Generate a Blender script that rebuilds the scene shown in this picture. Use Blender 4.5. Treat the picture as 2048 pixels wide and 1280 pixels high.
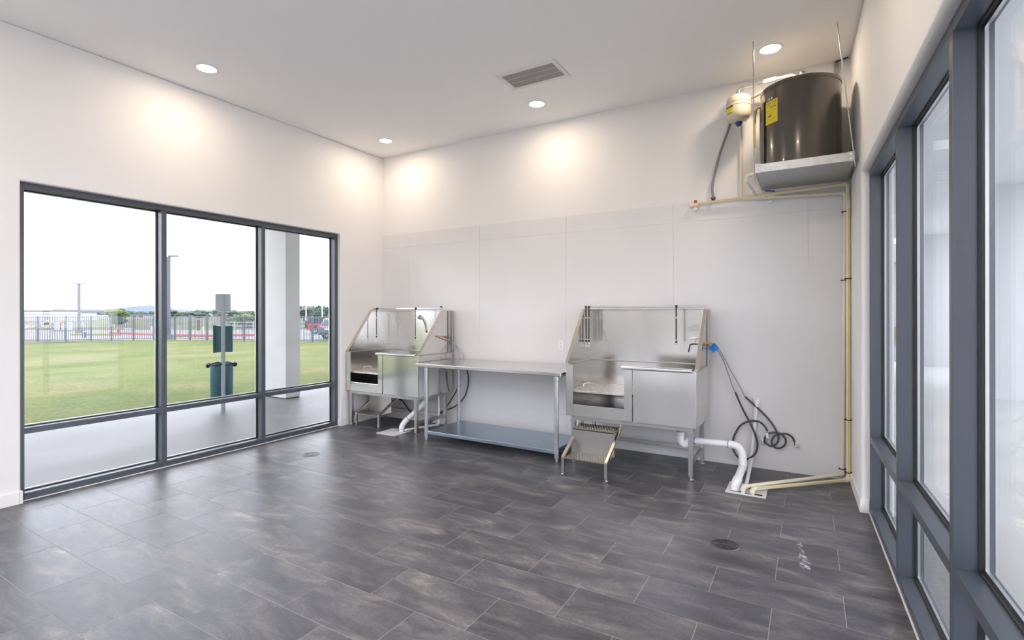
import bpy, bmesh, math, random
from mathutils import Vector, Matrix
random.seed(7)
for o in list(bpy.data.objects): bpy.data.objects.remove(o)
SC = bpy.context.scene
COL = SC.collection

# ------------------------------------------------------------------ camera
F, YAW, ROLL, PX, PY, CAMH = 1008.2, .5307, -.0014, 1024.0, 626.4, 1.5   # pixels in the 2048x1280 frame
_c, _s = math.cos(YAW), math.sin(YAW)
_r, _f, _u = Vector((_c, _s, 0)), Vector((-_s, _c, 0)), Vector((0, 0, 1))
R3 = _r * math.cos(ROLL) + _u * math.sin(ROLL)
U3 = _u * math.cos(ROLL) - _r * math.sin(ROLL)
CAMP = Vector((0, 0, CAMH))
cd = bpy.data.cameras.new('camera'); cam = bpy.data.objects.new('camera', cd); COL.objects.link(cam)
cd.sensor_width = 36; cd.sensor_fit = 'HORIZONTAL'; cd.lens = 36 * F / 2048
cd.shift_y = -(640 - PY) / 2048; cd.clip_start = .02; cd.clip_end = 3000
m = Matrix((R3, U3, -_f)).transposed().to_4x4(); m.translation = CAMP
cam.matrix_world = m
SC.camera = cam

# ------------------------------------------------------------------ world, exposure
SKY = 5.6
w = bpy.data.worlds.new('overcast_sky'); SC.world = w; w.use_nodes = True
nt = w.node_tree; nt.nodes.clear()
tc = nt.nodes.new('ShaderNodeTexCoord'); mp = nt.nodes.new('ShaderNodeMapping'); mp.inputs['Scale'].default_value = (1.2, 1.2, 4.5)
nz = nt.nodes.new('ShaderNodeTexNoise'); nz.inputs['Scale'].default_value = 2.2; nz.inputs['Detail'].default_value = 6; nz.inputs['Roughness'].default_value = .6
rp = nt.nodes.new('ShaderNodeValToRGB')
rp.color_ramp.elements[0].position = .36; rp.color_ramp.elements[0].color = (.60, .625, .74, 1)
rp.color_ramp.elements[1].position = .62; rp.color_ramp.elements[1].color = (.83, .815, .86, 1)
bg = nt.nodes.new('ShaderNodeBackground'); bg.inputs['Strength'].default_value = SKY
wo = nt.nodes.new('ShaderNodeOutputWorld')
for a, b in ((tc.outputs['Generated'], mp.inputs['Vector']), (mp.outputs[0], nz.inputs['Vector']), (nz.outputs['Fac'], rp.inputs['Fac']), (rp.outputs[0], bg.inputs['Color']), (bg.outputs[0], wo.inputs[0])): nt.links.new(a, b)
SC.view_settings.view_transform = 'Standard'; SC.view_settings.look = 'None'
SC.view_settings.gamma = 1; SC.view_settings.use_curve_mapping = False
SC.view_settings.exposure = 0.38
LAMP_W, LAMP_COL = 7.2, (1.0, .80, .60)          # each recessed light

# ------------------------------------------------------------------ pixel helpers (a pixel gives a direction; the distance comes from what it touches)
def ray(x, y): return _f + R3 * ((x - PX) / F) + U3 * ((PY - y) / F)
def onz(x, y, z=0): d = ray(x, y); return CAMP + d * ((z - CAMH) / d.z)
def onx(x, y, X): d = ray(x, y); return CAMP + d * (X / d.x)
def ony(x, y, Y): d = ray(x, y); return CAMP + d * (Y / d.y)
def far(x, d, z): p = CAMP + (_f + R3 * ((x - PX) / F)) * d; p.z = z; return p

# ------------------------------------------------------------------ materials
def newmat(name):
    m = bpy.data.materials.new(name); m.use_nodes = True
    return m, m.node_tree, m.node_tree.nodes['Principled BSDF']
def mat(name, col, rough=.5, metal=0, spec=.5, noise=0, nscale=8, bump=0, bscale=60, coat=0, stretch=None, rvar=0, emit=None, estr=0, trans=0):
    m, nt, b = newmat(name)
    b.inputs['Base Color'].default_value = (*col, 1); b.inputs['Roughness'].default_value = rough
    b.inputs['Metallic'].default_value = metal; b.inputs['Specular IOR Level'].default_value = spec
    b.inputs['Coat Weight'].default_value = coat
    if emit: b.inputs['Emission Color'].default_value = (*emit, 1); b.inputs['Emission Strength'].default_value = estr
    if noise or bump or rvar:
        tc = nt.nodes.new('ShaderNodeTexCoord'); mp = nt.nodes.new('ShaderNodeMapping')
        nt.links.new(tc.outputs['Object'], mp.inputs['Vector'])
        if stretch: mp.inputs['Scale'].default_value = stretch
    if noise or rvar:
        nz = nt.nodes.new('ShaderNodeTexNoise'); nz.inputs['Scale'].default_value = nscale; nz.inputs['Detail'].default_value = 5
        nt.links.new(mp.outputs[0], nz.inputs['Vector'])
    if noise:
        r = nt.nodes.new('ShaderNodeValToRGB')
        r.color_ramp.elements[0].position = .3; r.color_ramp.elements[1].position = .7
        r.color_ramp.elements[0].color = (*[c * (1 - noise) for c in col], 1); r.color_ramp.elements[1].color = (*[min(1, c * (1 + noise)) for c in col], 1)
        nt.links.new(nz.outputs['Fac'], r.inputs['Fac']); nt.links.new(r.outputs[0], b.inputs['Base Color'])
    if rvar:
        mr = nt.nodes.new('ShaderNodeMapRange'); mr.inputs['To Min'].default_value = rough - rvar; mr.inputs['To Max'].default_value = rough + rvar
        nt.links.new(nz.outputs['Fac'], mr.inputs['Value']); nt.links.new(mr.outputs[0], b.inputs['Roughness'])
    if bump:
        n2 = nt.nodes.new('ShaderNodeTexNoise'); n2.inputs['Scale'].default_value = bscale; n2.inputs['Detail'].default_value = 3
        nt.links.new(mp.outputs[0], n2.inputs['Vector'])
        bp = nt.nodes.new('ShaderNodeBump'); bp.inputs['Strength'].default_value = bump; bp.inputs['Distance'].default_value = .002
        nt.links.new(n2.outputs['Fac'], bp.inputs['Height']); nt.links.new(bp.outputs[0], b.inputs['Normal'])
    return m
def glassmat(name, tint, refl=1.0, rough=0.0):
    m = bpy.data.materials.new(name); m.use_nodes = True; nt = m.node_tree; nt.nodes.clear()
    o = nt.nodes.new('ShaderNodeOutputMaterial'); t = nt.nodes.new('ShaderNodeBsdfTransparent'); g = nt.nodes.new('ShaderNodeBsdfGlossy')
    ge = nt.nodes.new('ShaderNodeNewGeometry'); dp = nt.nodes.new('ShaderNodeVectorMath'); dp.operation = 'DOT_PRODUCT'
    def math_(op, x, y):
        q = nt.nodes.new('ShaderNodeMath'); q.operation = op
        for i, v in enumerate((x, y)):
            if v is None: continue
            if isinstance(v, (int, float)): q.inputs[i].default_value = v
            else: nt.links.new(v, q.inputs[i])
        return q.outputs[0]
    nt.links.new(ge.outputs['Normal'], dp.inputs[0]); nt.links.new(ge.outputs['Incoming'], dp.inputs[1])
    k = math_('POWER', math_('SUBTRACT', 1.0, math_('ABSOLUTE', dp.outputs['Value'], None)), 5.0)
    fac = math_('ADD', math_('MULTIPLY', k, .96 * refl), .04 * refl)          # Schlick reflectance, same from both faces
    mx = nt.nodes.new('ShaderNodeMixShader')
    t.inputs['Color'].default_value = (*tint, 1); g.inputs['Roughness'].default_value = rough; g.inputs['Color'].default_value = (1, 1, 1, 1)
    for a, b in ((fac, mx.inputs[0]), (t.outputs[0], mx.inputs[1]), (g.outputs[0], mx.inputs[2]), (mx.outputs[0], o.inputs[0])): nt.links.new(a, b)
    return m
def tilemat():
    m, nt, b = newmat('slate_tile')
    N = nt.nodes.new; L = nt.links.new
    tc = N('ShaderNodeTexCoord'); oi = N('ShaderNodeObjectInfo')
    vm = N('ShaderNodeVectorMath'); vm.operation = 'SCALE'; vm.inputs[0].default_value = (37, 53, 71)
    L(oi.outputs['Random'], vm.inputs['Scale'])
    ad = N('ShaderNodeVectorMath'); L(tc.outputs['Object'], ad.inputs[0]); L(vm.outputs[0], ad.inputs[1])
    mp = N('ShaderNodeMapping'); mp.inputs['Scale'].default_value = (1.7, 5.0, 1); L(ad.outputs[0], mp.inputs['Vector'])
    n1 = N('ShaderNodeTexNoise'); n1.inputs['Scale'].default_value = 1.5; n1.inputs['Detail'].default_value = 7; n1.inputs['Roughness'].default_value = .66; n1.inputs['Distortion'].default_value = .6
    L(mp.outputs[0], n1.inputs['Vector'])
    r1 = N('ShaderNodeValToRGB'); e = r1.color_ramp.elements
    e[0].position = .30; e[0].color = (.040, .042, .052, 1); e[1].position = .72; e[1].color = (.265, .245, .230, 1)
    k = e.new(.47); k.color = (.072, .074, .086, 1); k = e.new(.60); k.color = (.135, .130, .132, 1)
    L(n1.outputs['Fac'], r1.inputs['Fac'])
    n2 = N('ShaderNodeTexNoise'); n2.inputs['Scale'].default_value = 55; n2.inputs['Detail'].default_value = 4; L(ad.outputs[0], n2.inputs['Vector'])
    mr = N('ShaderNodeMapRange'); mr.inputs['To Min'].default_value = .62; mr.inputs['To Max'].default_value = 1.38; L(n2.outputs['Fac'], mr.inputs['Value'])
    mr2 = N('ShaderNodeMapRange'); mr2.inputs['To Min'].default_value = .82; mr2.inputs['To Max'].default_value = 1.15; L(oi.outputs['Random'], mr2.inputs['Value'])
    mm = N('ShaderNodeMath'); mm.operation = 'MULTIPLY'; L(mr.outputs[0], mm.inputs[0]); L(mr2.outputs[0], mm.inputs[1])
    sc = N('ShaderNodeVectorMath'); sc.operation = 'SCALE'; L(r1.outputs[0], sc.inputs[0]); L(mm.outputs[0], sc.inputs['Scale'])
    L(sc.outputs[0], b.inputs['Base Color'])
    rr = N('ShaderNodeMapRange'); rr.inputs['To Min'].default_value = .30; rr.inputs['To Max'].default_value = .50; L(n1.outputs['Fac'], rr.inputs['Value']); L(rr.outputs[0], b.inputs['Roughness'])
    bp = N('ShaderNodeBump'); bp.inputs['Strength'].default_value = .25; bp.inputs['Distance'].default_value = .002; L(n2.outputs['Fac'], bp.inputs['Height']); L(bp.outputs[0], b.inputs['Normal'])
    b.inputs['Specular IOR Level'].default_value = .6
    return m
def grassmat():
    m, nt, b = newmat('lawn_grass'); N = nt.nodes.new; L = nt.links.new
    tc = N('ShaderNodeTexCoord')
    n1 = N('ShaderNodeTexNoise'); n1.inputs['Scale'].default_value = .35; n1.inputs['Detail'].default_value = 8; n1.inputs['Roughness'].default_value = .65; L(tc.outputs['Object'], n1.inputs['Vector'])
    r = N('ShaderNodeValToRGB'); e = r.color_ramp.elements
    e[0].position = .36; e[0].color = (.064, .094, .018, 1); e[1].position = .66; e[1].color = (.132, .119, .045, 1); k = e.new(.5); k.color = (.094, .110, .025, 1)
    L(n1.outputs['Fac'], r.inputs['Fac'])
    n2 = N('ShaderNodeTexNoise'); n2.inputs['Scale'].default_value = 14; n2.inputs['Detail'].default_value = 6; L(tc.outputs['Object'], n2.inputs['Vector'])
    mr = N('ShaderNodeMapRange'); mr.inputs['From Min'].default_value = .3; mr.inputs['From Max'].default_value = .7; mr.inputs['To Min'].default_value = .6; mr.inputs['To Max'].default_value = 1.3; L(n2.outputs['Fac'], mr.inputs['Value'])
    sc = N('ShaderNodeVectorMath'); sc.operation = 'SCALE'; L(r.outputs[0], sc.inputs[0]); L(mr.outputs[0], sc.inputs['Scale']); L(sc.outputs[0], b.inputs['Base Color'])
    bp = N('ShaderNodeBump'); bp.inputs['Strength'].default_value = .7; bp.inputs['Distance'].default_value = .03; L(n2.outputs['Fac'], bp.inputs['Height']); L(bp.outputs[0], b.inputs['Normal'])
    b.inputs['Roughness'].default_value = .9; b.inputs['Specular IOR Level'].default_value = .2
    return m
def steelmat(name, col, rough, stretch, rv=.03, nz=.02):
    m = mat(name, col, rough, 1, noise=nz, nscale=3.5, stretch=stretch, rvar=rv)
    return m
M = dict(
    wall=mat('wall_paint', (.82, .81, .80), .75, spec=.3, bump=.12, bscale=180),
    ceil=mat('ceiling_paint', (.93, .925, .92), .85, spec=.2, bump=.1, bscale=150),
    frp=mat('wall_panel_white', (.745, .738, .742), .34, spec=.45, bump=.10, bscale=260, noise=.015, nscale=2),
    trim=mat('trim_white', (.84, .83, .82), .45, bump=.03),
    grout=mat('grout_grey', (.33, .325, .33), .9, noise=.15, nscale=30),
    tile=tilemat(),
    frame=mat('window_frame_dark', (.060, .073, .094), .36, 0, spec=.75, bump=.08, bscale=400),
    gasket=mat('black_rubber', (.012, .012, .013), .6),
    glass=glassmat('window_glass', (.975, .982, .984), .40),
    spacer=mat('spacer_aluminium', (.72, .73, .74), .35, 1),
    steel=steelmat('brushed_steel', (.70, .685, .66), .17, (2, 2, .6)),
    steelh=steelmat('brushed_steel_top', (.66, .66, .66), .20, (1, 10, 1), .05),
    steeld=steelmat('steel_frame', (.50, .49, .47), .32, (6, 6, 1)),
    steelw=steelmat('steel_edge_reflection', (.66, .60, .52), .30, (4, 4, 4)),  # tan reflection put into the steel's base colour
    galv=mat('galvanised_steel', (.50, .525, .54), .36, .9, noise=.10, nscale=22, rvar=.08),
    galvs=mat('galvanised_shelf', (.36, .44, .52), .30, .9, noise=.05, nscale=12, rvar=.05),
    chrome=mat('chrome', (.75, .75, .76), .08, 1),
    brass=mat('brass', (.60, .43, .20), .3, 1),
    black=mat('black_nylon', (.008, .008, .009), .7, bump=.2, bscale=300),
    hose=mat('dark_rubber_hose', (.060, .061, .066), .45),
    braid=mat('braided_hose', (.36, .36, .37), .38, .8, noise=.25, nscale=180),
    pvc=mat('white_pvc', (.84, .85, .87), .28, noise=.02, nscale=8),
    purple=mat('purple_primer', (.16, .12, .45), .5),
    cpvc=mat('cream_cpvc', (.76, .71, .56), .35, noise=.03, nscale=12),
    cpvcy=mat('yellow_stripe', (.78, .62, .13), .4),
    plate=mat('white_plate', (.80, .80, .78), .4, noise=.04, nscale=30),
    dark=mat('dark_void', (.006, .006, .006), .9),
    drain=mat('drain_metal', (.15, .15, .16), .4, .9, noise=.2, nscale=60),
    draind=mat('drain_plate_dark', (.05, .048, .052), .5, .7, noise=.2, nscale=60),
    heater=mat('heater_enamel', (.105, .093, .080), .22, .35, coat=.3, noise=.05, nscale=6),
    yellow=mat('yellow_label', (.80, .62, .03), .5, noise=.03, nscale=20),
    ink=mat('black_ink', (.012, .011, .01), .6),
    white=mat('white_ink', (.85, .85, .83), .5),
    tank=mat('cream_enamel', (.70, .63, .50), .25, coat=.2),
    blue=mat('blue_plastic', (.025, .07, .30), .4),
    tape=mat('blue_tape', (.03, .22, .72), .45, noise=.12, nscale=40),
    red=mat('red_plastic', (.55, .03, .03), .4),
    greyc=mat('grey_conduit', (.25, .25, .27), .5),
    plastic=mat('white_plastic', (.83, .82, .82), .35),
    lens=mat('lamp_lens', (.9, .9, .9), .5, emit=(1, .93, .84), estr=9),
    ventw=mat('vent_white', (.78, .78, .77), .5),
    ventd=mat('vent_dark', (.33, .32, .31), .8),
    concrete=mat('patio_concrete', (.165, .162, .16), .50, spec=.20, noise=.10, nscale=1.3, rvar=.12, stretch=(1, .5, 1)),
    walk=mat('walkway_concrete', (.52, .515, .50), .6, noise=.08, nscale=1.0),
    asphalt=mat('rear_concrete', (.36, .355, .35), .85, noise=.15, nscale=4),
    stuccow=mat('walkway_stucco', (.54, .555, .57), .85, bump=.3, bscale=120),
    rearwall=mat('tan_masonry', (.30, .28, .25), .9, noise=.1, nscale=3),
    wing=mat('cream_stucco', (.74, .73, .71), .85, bump=.3, bscale=120),
    road=mat('road_concrete', (.15, .148, .158), .7, noise=.10, nscale=.6),
    grass=grassmat(),
    field=mat('field_weeds', (.105, .105, .060), .95, noise=.6, nscale=.30, spec=.1),
    stucco=mat('white_stucco', (.62, .61, .61), .85, bump=.4, bscale=120, noise=.03, nscale=2),
    stuccog=mat('grey_stucco', (.45, .45, .445), .9, bump=.4, bscale=120, noise=.03, nscale=2),
    signback=mat('sign_aluminium', (.58, .63, .68), .45, .4),
    teal=mat('dark_green_metal', (.028, .125, .155), .45, noise=.15, nscale=9),
    fence=mat('fence_steel', (.10, .12, .15), .5, .3),
    pole=mat('lamp_pole_bronze', (.09, .10, .13), .5, .3),
    redpaint=mat('red_paint', (.62, .05, .06), .5),
    orange=mat('orange_plastic', (.75, .25, .03), .5),
    leafy=mat('foliage_light', (.10, .140, .050), .85, noise=.35, nscale=1.5, spec=.15),
    leafd=mat('foliage_dark', (.062, .082, .052), .85, noise=.35, nscale=1.5, spec=.15),
    leafb=mat('foliage_bluish', (.065, .095, .075), .85, noise=.3, nscale=1.2, spec=.15),
    hill=mat('hill_haze_blue', (.11, .14, .165), .95, noise=.15, nscale=.02, spec=.05),  # grey-blue distance haze put into the base colour
    bark=mat('bark', (.10, .075, .05), .9),
    rock=mat('rubble_stone', (.38, .35, .31), .9, noise=.3, nscale=2),
    roof=mat('dark_roof', (.10, .10, .115), .7),
    bldg=mat('white_cladding', (.40, .40, .40), .7),
    bldgb=mat('blue_cladding', (.30, .42, .55), .6),
    carred=mat('red_car_paint', (.55, .04, .04), .3, coat=.6),
    cargrey=mat('grey_car_paint', (.12, .13, .16), .3, .4, coat=.6),
    carglass=mat('car_glass', (.03, .035, .045), .08, spec=.6),
    tyre=mat('tyre', (.015, .015, .016), .7),
)

# ------------------------------------------------------------------ mesh helpers
WM = {}
def crv(pts, k=8, closed=False):
    P = [Vector(p) for p in pts]; out = []; n = len(P)
    rng = range(n) if closed else range(n - 1)
    for i in rng:
        p0 = P[(i - 1) % n] if closed or i > 0 else P[0] * 2 - P[1]
        p1 = P[i]; p2 = P[(i + 1) % n]
        p3 = P[(i + 2) % n] if closed or i + 2 < n else P[-1] * 2 - P[-2]
        for j in range(k):
            t = j / k
            out.append(.5 * ((2 * p1) + (p2 - p0) * t + (2 * p0 - 5 * p1 + 4 * p2 - p3) * t * t + (3 * p1 - p0 - 3 * p2 + p3) * t ** 3))
    if not closed: out.append(P[-1])
    return out
class MB:
    def __init__(s): s.v = []; s.f = []
    def add(s, vs, fs):
        b = len(s.v); s.v += [Vector(v) for v in vs]; s.f += [[b + i for i in f] for f in fs]; return s
    def box(s, x0, y0, z0, x1, y1, z1):
        if x0 > x1: x0, x1 = x1, x0
        if y0 > y1: y0, y1 = y1, y0
        if z0 > z1: z0, z1 = z1, z0
        return s.add([(x0, y0, z0), (x1, y0, z0), (x1, y1, z0), (x0, y1, z0), (x0, y0, z1), (x1, y0, z1), (x1, y1, z1), (x0, y1, z1)],
                     [(0, 3, 2, 1), (4, 5, 6, 7), (0, 1, 5, 4), (1, 2, 6, 5), (2, 3, 7, 6), (3, 0, 4, 7)])
    def bar(s, a, b, w, h, up=(0, 0, 1)):
        a, b = Vector(a), Vector(b); d = (b - a).normalized(); up = Vector(up)
        sd = d.cross(up)
        if sd.length < 1e-4: sd = d.cross(Vector((0, 1, 0)))
        sd.normalize(); up = sd.cross(d); vs = []
        for p in (a, b):
            for i, j in ((-1, -1), (1, -1), (1, 1), (-1, 1)): vs.append(p + sd * (w / 2 * i) + up * (h / 2 * j))
        return s.add(vs, [(0, 1, 2, 3), (7, 6, 5, 4), (0, 4, 5, 1), (1, 5, 6, 2), (2, 6, 7, 3), (3, 7, 4, 0)])
    def tube(s, pts, r, n=10, closed=False, caps=True, rs=None):
        P = [Vector(p) for p in pts]; k = len(P); vs = []
        t0 = (P[1] - P[0]).normalized(); nrm = t0.orthogonal().normalized(); prev = t0
        for i in range(k):
            if closed: t = (P[(i + 1) % k] - P[i - 1]).normalized()
            else: t = (P[min(i + 1, k - 1)] - P[max(i - 1, 0)]).normalized()
            q = prev.rotation_difference(t); nrm = q @ nrm; prev = t; nrm = (nrm - t * nrm.dot(t)).normalized(); bn = t.cross(nrm)
            rr = rs[i] if rs else r
            for j in range(n):
                a = 2 * math.pi * j / n; vs.append(P[i] + (nrm * math.cos(a) + bn * math.sin(a)) * rr)
        fs = []
        for i in range(k if closed else k - 1):
            for j in range(n):
                a = i * n; b = ((i + 1) % k) * n; fs.append((a + j, a + (j + 1) % n, b + (j + 1) % n, b + j))
        if not closed and caps: fs += [list(range(n))[::-1], list(range((k - 1) * n, k * n))]
        return s.add(vs, fs)
    def cyl(s, a, b, r, n=16, r1=None): return s.tube([a, b], r, n, rs=[r, r if r1 is None else r1])
    def lathe(s, prof, c=(0, 0, 0), n=32, axis='z', a0=0, a1=2 * math.pi):
        c = Vector(c); vs = []; full = abs(a1 - a0 - 2 * math.pi) < 1e-6; m = n if full else n + 1
        for r, z in prof:
            for j in range(m):
                a = a0 + (a1 - a0) * j / n; p = (r * math.cos(a), r * math.sin(a), z)
                if axis == 'x': p = (p[2], p[0], p[1])
                if axis == 'y': p = (p[0], p[2], p[1])
                vs.append(c + Vector(p))
        fs = []
        for i in range(len(prof) - 1):
            for j in range(n): fs.append((i * m + j, i * m + (j + 1) % m, (i + 1) * m + (j + 1) % m, (i + 1) * m + j))
        if full:
            if prof[0][0] > 1e-6: fs.append(list(range(m))[::-1])
            if prof[-1][0] > 1e-6: fs.append(list(range((len(prof) - 1) * m, len(prof) * m)))
        return s.add(vs, fs)
    def prism(s, poly, axis, a, b):
        n = len(poly); vs = []
        for t in (a, b):
            for p, q in poly: vs.append({'x': (t, p, q), 'y': (p, t, q), 'z': (p, q, t)}[axis])
        return s.add(vs, [list(range(n))[::-1], list(range(n, 2 * n))] + [(i, (i + 1) % n, n + (i + 1) % n, n + i) for i in range(n)])
    def blob(s, c, rad, sub=2, jit=.18, seed=0):
        rn = random.Random(seed); bm = bmesh.new(); bmesh.ops.create_icosphere(bm, subdivisions=sub, radius=1)
        for v in bm.verts:
            v.co *= 1 + rn.uniform(-jit, jit)
        bm.verts.index_update()
        s.add([Vector(c) + Vector((v.co.x * rad[0], v.co.y * rad[1], v.co.z * rad[2])) for v in bm.verts], [[v.index for v in f.verts] for f in bm.faces]); bm.free(); return s
    def mesh(s, name, m, smooth=None):
        bm = bmesh.new(); vv = [bm.verts.new(v) for v in s.v]
        for f in s.f:
            try: bm.faces.new([vv[i] for i in f])
            except ValueError: pass
        bmesh.ops.remove_doubles(bm, verts=bm.verts, dist=1e-6)
        bmesh.ops.recalc_face_normals(bm, faces=bm.faces)
        me = bpy.data.meshes.new(name); bm.to_mesh(me); bm.free()
        me.materials.append(M[m])
        if smooth is not None:
            for p in me.polygons: p.use_smooth = True
            me.set_sharp_from_angle(angle=math.radians(smooth))
        return me
    def build(s, name, m, parent=None, smooth=None, bevel=0, seg=2, world=False, kind=None):
        if parent is not None and world:
            inv = WM[parent.name].inverted(); s.v = [inv @ v for v in s.v]
        loc = Vector((0, 0, 0))
        if parent is None and kind is None:
            xs = [v.x for v in s.v]; ys = [v.y for v in s.v]; loc = Vector(((min(xs) + max(xs)) / 2, (min(ys) + max(ys)) / 2, min(v.z for v in s.v)))
            s.v = [v - loc for v in s.v]
        o = bpy.data.objects.new(name, s.mesh(name, m, smooth)); COL.objects.link(o)
        o.location = loc
        WM[o.name] = (WM[parent.name] if parent is not None else Matrix.Translation(loc))
        if parent is not None: o.parent = parent
        if bevel:
            b = o.modifiers.new('bevel', 'BEVEL'); b.width = bevel; b.segments = seg; b.limit_method = 'ANGLE'; b.angle_limit = math.radians(40)
        if kind: o['kind'] = kind
        return o
def tag(o, label, cat, group=None):
    o['label'] = label; o['category'] = cat
    if group: o['group'] = group
    return o
def thing(name, label, cat, loc=(0, 0, 0), rz=0, group=None):
    o = bpy.data.objects.new(name, None); COL.objects.link(o); o.empty_display_size = .1
    o.location = loc; o.rotation_euler = (0, 0, rz); WM[o.name] = Matrix.Translation(Vector(loc)) @ Matrix.Rotation(rz, 4, 'Z')
    if label: tag(o, label, cat, group)
    return o
def struct(name, loc=(0, 0, 0), rz=0):
    o = thing(name, None, None, loc, rz); o['kind'] = 'structure'; return o
def textmesh(txt, size):
    c = bpy.data.curves.new('lettering', 'FONT'); c.body = txt; c.size = size; c.align_x = 'CENTER'; c.align_y = 'CENTER'; c.resolution_u = 2
    o = bpy.data.objects.new('lettering', c); COL.objects.link(o)
    dg = bpy.context.evaluated_depsgraph_get(); me = bpy.data.meshes.new_from_object(o.evaluated_get(dg))
    vs = [v.co.copy() for v in me.vertices]; fs = [list(p.vertices) for p in me.polygons]
    bpy.data.objects.remove(o); bpy.data.curves.remove(c); bpy.data.meshes.remove(me)
    return vs, fs

# ================================================================== THE ROOM
XL, YB, ZC, YN = -5.366, 5.41, 3.768, -.55
RA = math.atan(.0235); RO = Vector((.35, 4.5, 0))          # right wall runs slightly off square
# ---- floor and tiles
fl = MB().box(XL - .2, YN - .2, -.15, .75, YB + .12, -.0007).build('floor', 'grout', kind='structure')
TW, TH, G = .6208, .3111, .0038
def rx(y): return .35 - .0235 * (y - 4.5) + .046
shared = MB().box(-TW / 2 + G / 2, -TH / 2 + G / 2, -.008, TW / 2 - G / 2, TH / 2 - G / 2, 0).mesh('tile', 'tile')
def lock(me):
    pass
r0 = math.floor((YN - 3.185) / TH); r1 = math.ceil((YB - 3.185) / TH)
for r in range(r0, r1):
    ya = 3.185 + r * TH; yb = ya + TH
    y0, y1 = max(ya, YN) , min(yb, YB)
    if y1 - y0 < .02: continue
    ph = -.160 if r % 2 == 0 else -.462
    k = math.floor((-5.47 - ph) / TW)
    while True:
        xa = ph + k * TW; xb = xa + TW; k += 1
        lim_l = -5.42 if 1.47 < (y0 + y1) / 2 < 4.63 else XL
        lim_r = rx((y0 + y1) / 2) if (y0 + y1) / 2 < 4.6 else rx((y0 + y1) / 2) - .046
        if xa > lim_r - .01: break
        if xb < lim_l + .02: continue
        x0, x1 = max(xa, lim_l), min(xb, lim_r)
        full = abs(x1 - x0 - TW) < 1e-4 and abs(y1 - y0 - TH) < 1e-4
        if full: me = shared; c = ((xa + xb) / 2, (ya + yb) / 2)
        else:
            c = ((x0 + x1) / 2, (y0 + y1) / 2); hx, hy = (x1 - x0) / 2 - G / 2, (y1 - y0) / 2 - G / 2
            me = MB().box(-hx, -hy, -.008, hx, hy, 0).mesh('tile', 'tile')
        o = bpy.data.objects.new('tile', me); COL.objects.link(o); o.parent = fl; o.location = (c[0], c[1], 0)
# ---- ceiling
MB().box(XL - .2, YN - .2, ZC, .56, YB + .14, ZC + .15).build('ceiling', 'ceil', kind='structure')
# ---- back wall and its panels
wb = MB().box(XL - .2, YB, -.02, .53, YB + .14, ZC).build('wall_back', 'wall', kind='structure')
xs = [XL + .002]
x = .005 - 1.22 * 4
while x < .30: xs.append(x); x += 1.22
xs.append(.327)
for i in range(len(xs) - 1):
    for z0, z1 in ((.0, 2.44), (2.44, 2.636)):
        MB().box(xs[i] + .001, YB - .0035, z0 + .001, xs[i + 1] - .001, YB + .002, z1 - .001).build('panel', 'frp', wb)
# ---- near wall behind the camera
MB().box(XL - .2, YN - .2, -.02, -4.9, YN, 2.40).box(-.1, YN - .2, -.02, .70, YN, 2.40).box(XL - .2, YN - .2, 3.62, .70, YN, ZC).box(XL - .2, YN - .2, 2.40, -5.0, YN, 3.62).box(0, YN - .2, 2.40, .70, YN, 3.62).build('wall_near', 'wall', kind='structure')
# ---- left wall with its window opening
WY0, WY1, WZ1 = 1.47, 4.632, 2.556
o = MB().prism([(YN, -.02), (WY0, -.02), (WY0, WZ1), (WY1, WZ1), (WY1, -.02), (YB + .02, -.02), (YB + .02, ZC), (YN, ZC)], 'x', XL - .2, XL).build('wall_left', 'wall', kind='structure', bevel=.010)
# ---- right wall (own axes: x outward, y along the wall)
o = MB().prism([(4.60 - 4.5, -.02), (4.60 - 4.5, 2.56), (-.30 - 4.5, 2.56), (-.30 - 4.5, -.02), (YN - 4.5, -.02), (YN - 4.5, ZC), (YB + .03 - 4.5, ZC), (YB + .03 - 4.5, -.02)], 'x', 0, .2).build('wall_right', 'wall', kind='structure', bevel=.022, seg=4)
o.location = RO; o.rotation_euler = (0, 0, RA)
# ---- baseboards
MB().box(XL, YN, 0, XL + .012, WY0 - .004, .10).box(XL - .05, WY0 - .012, 0, XL + .012, WY0 + .010, .10).box(XL, WY1 + .004, 0, XL + .012, YB - .004, .10).box(XL - .05, WY1 - .010, 0, XL + .012, WY1 + .012, .10).build('baseboard_left', 'trim', kind='structure', bevel=.003)
o = MB().box(-.012, .105, 0, 0, YB - 4.5 - .01, .10).box(-.012, .088, 0, .048, .112, .10).build('baseboard_right', 'trim', kind='structure', bevel=.003)
o.location = RO; o.rotation_euler = (0, 0, RA)

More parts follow.
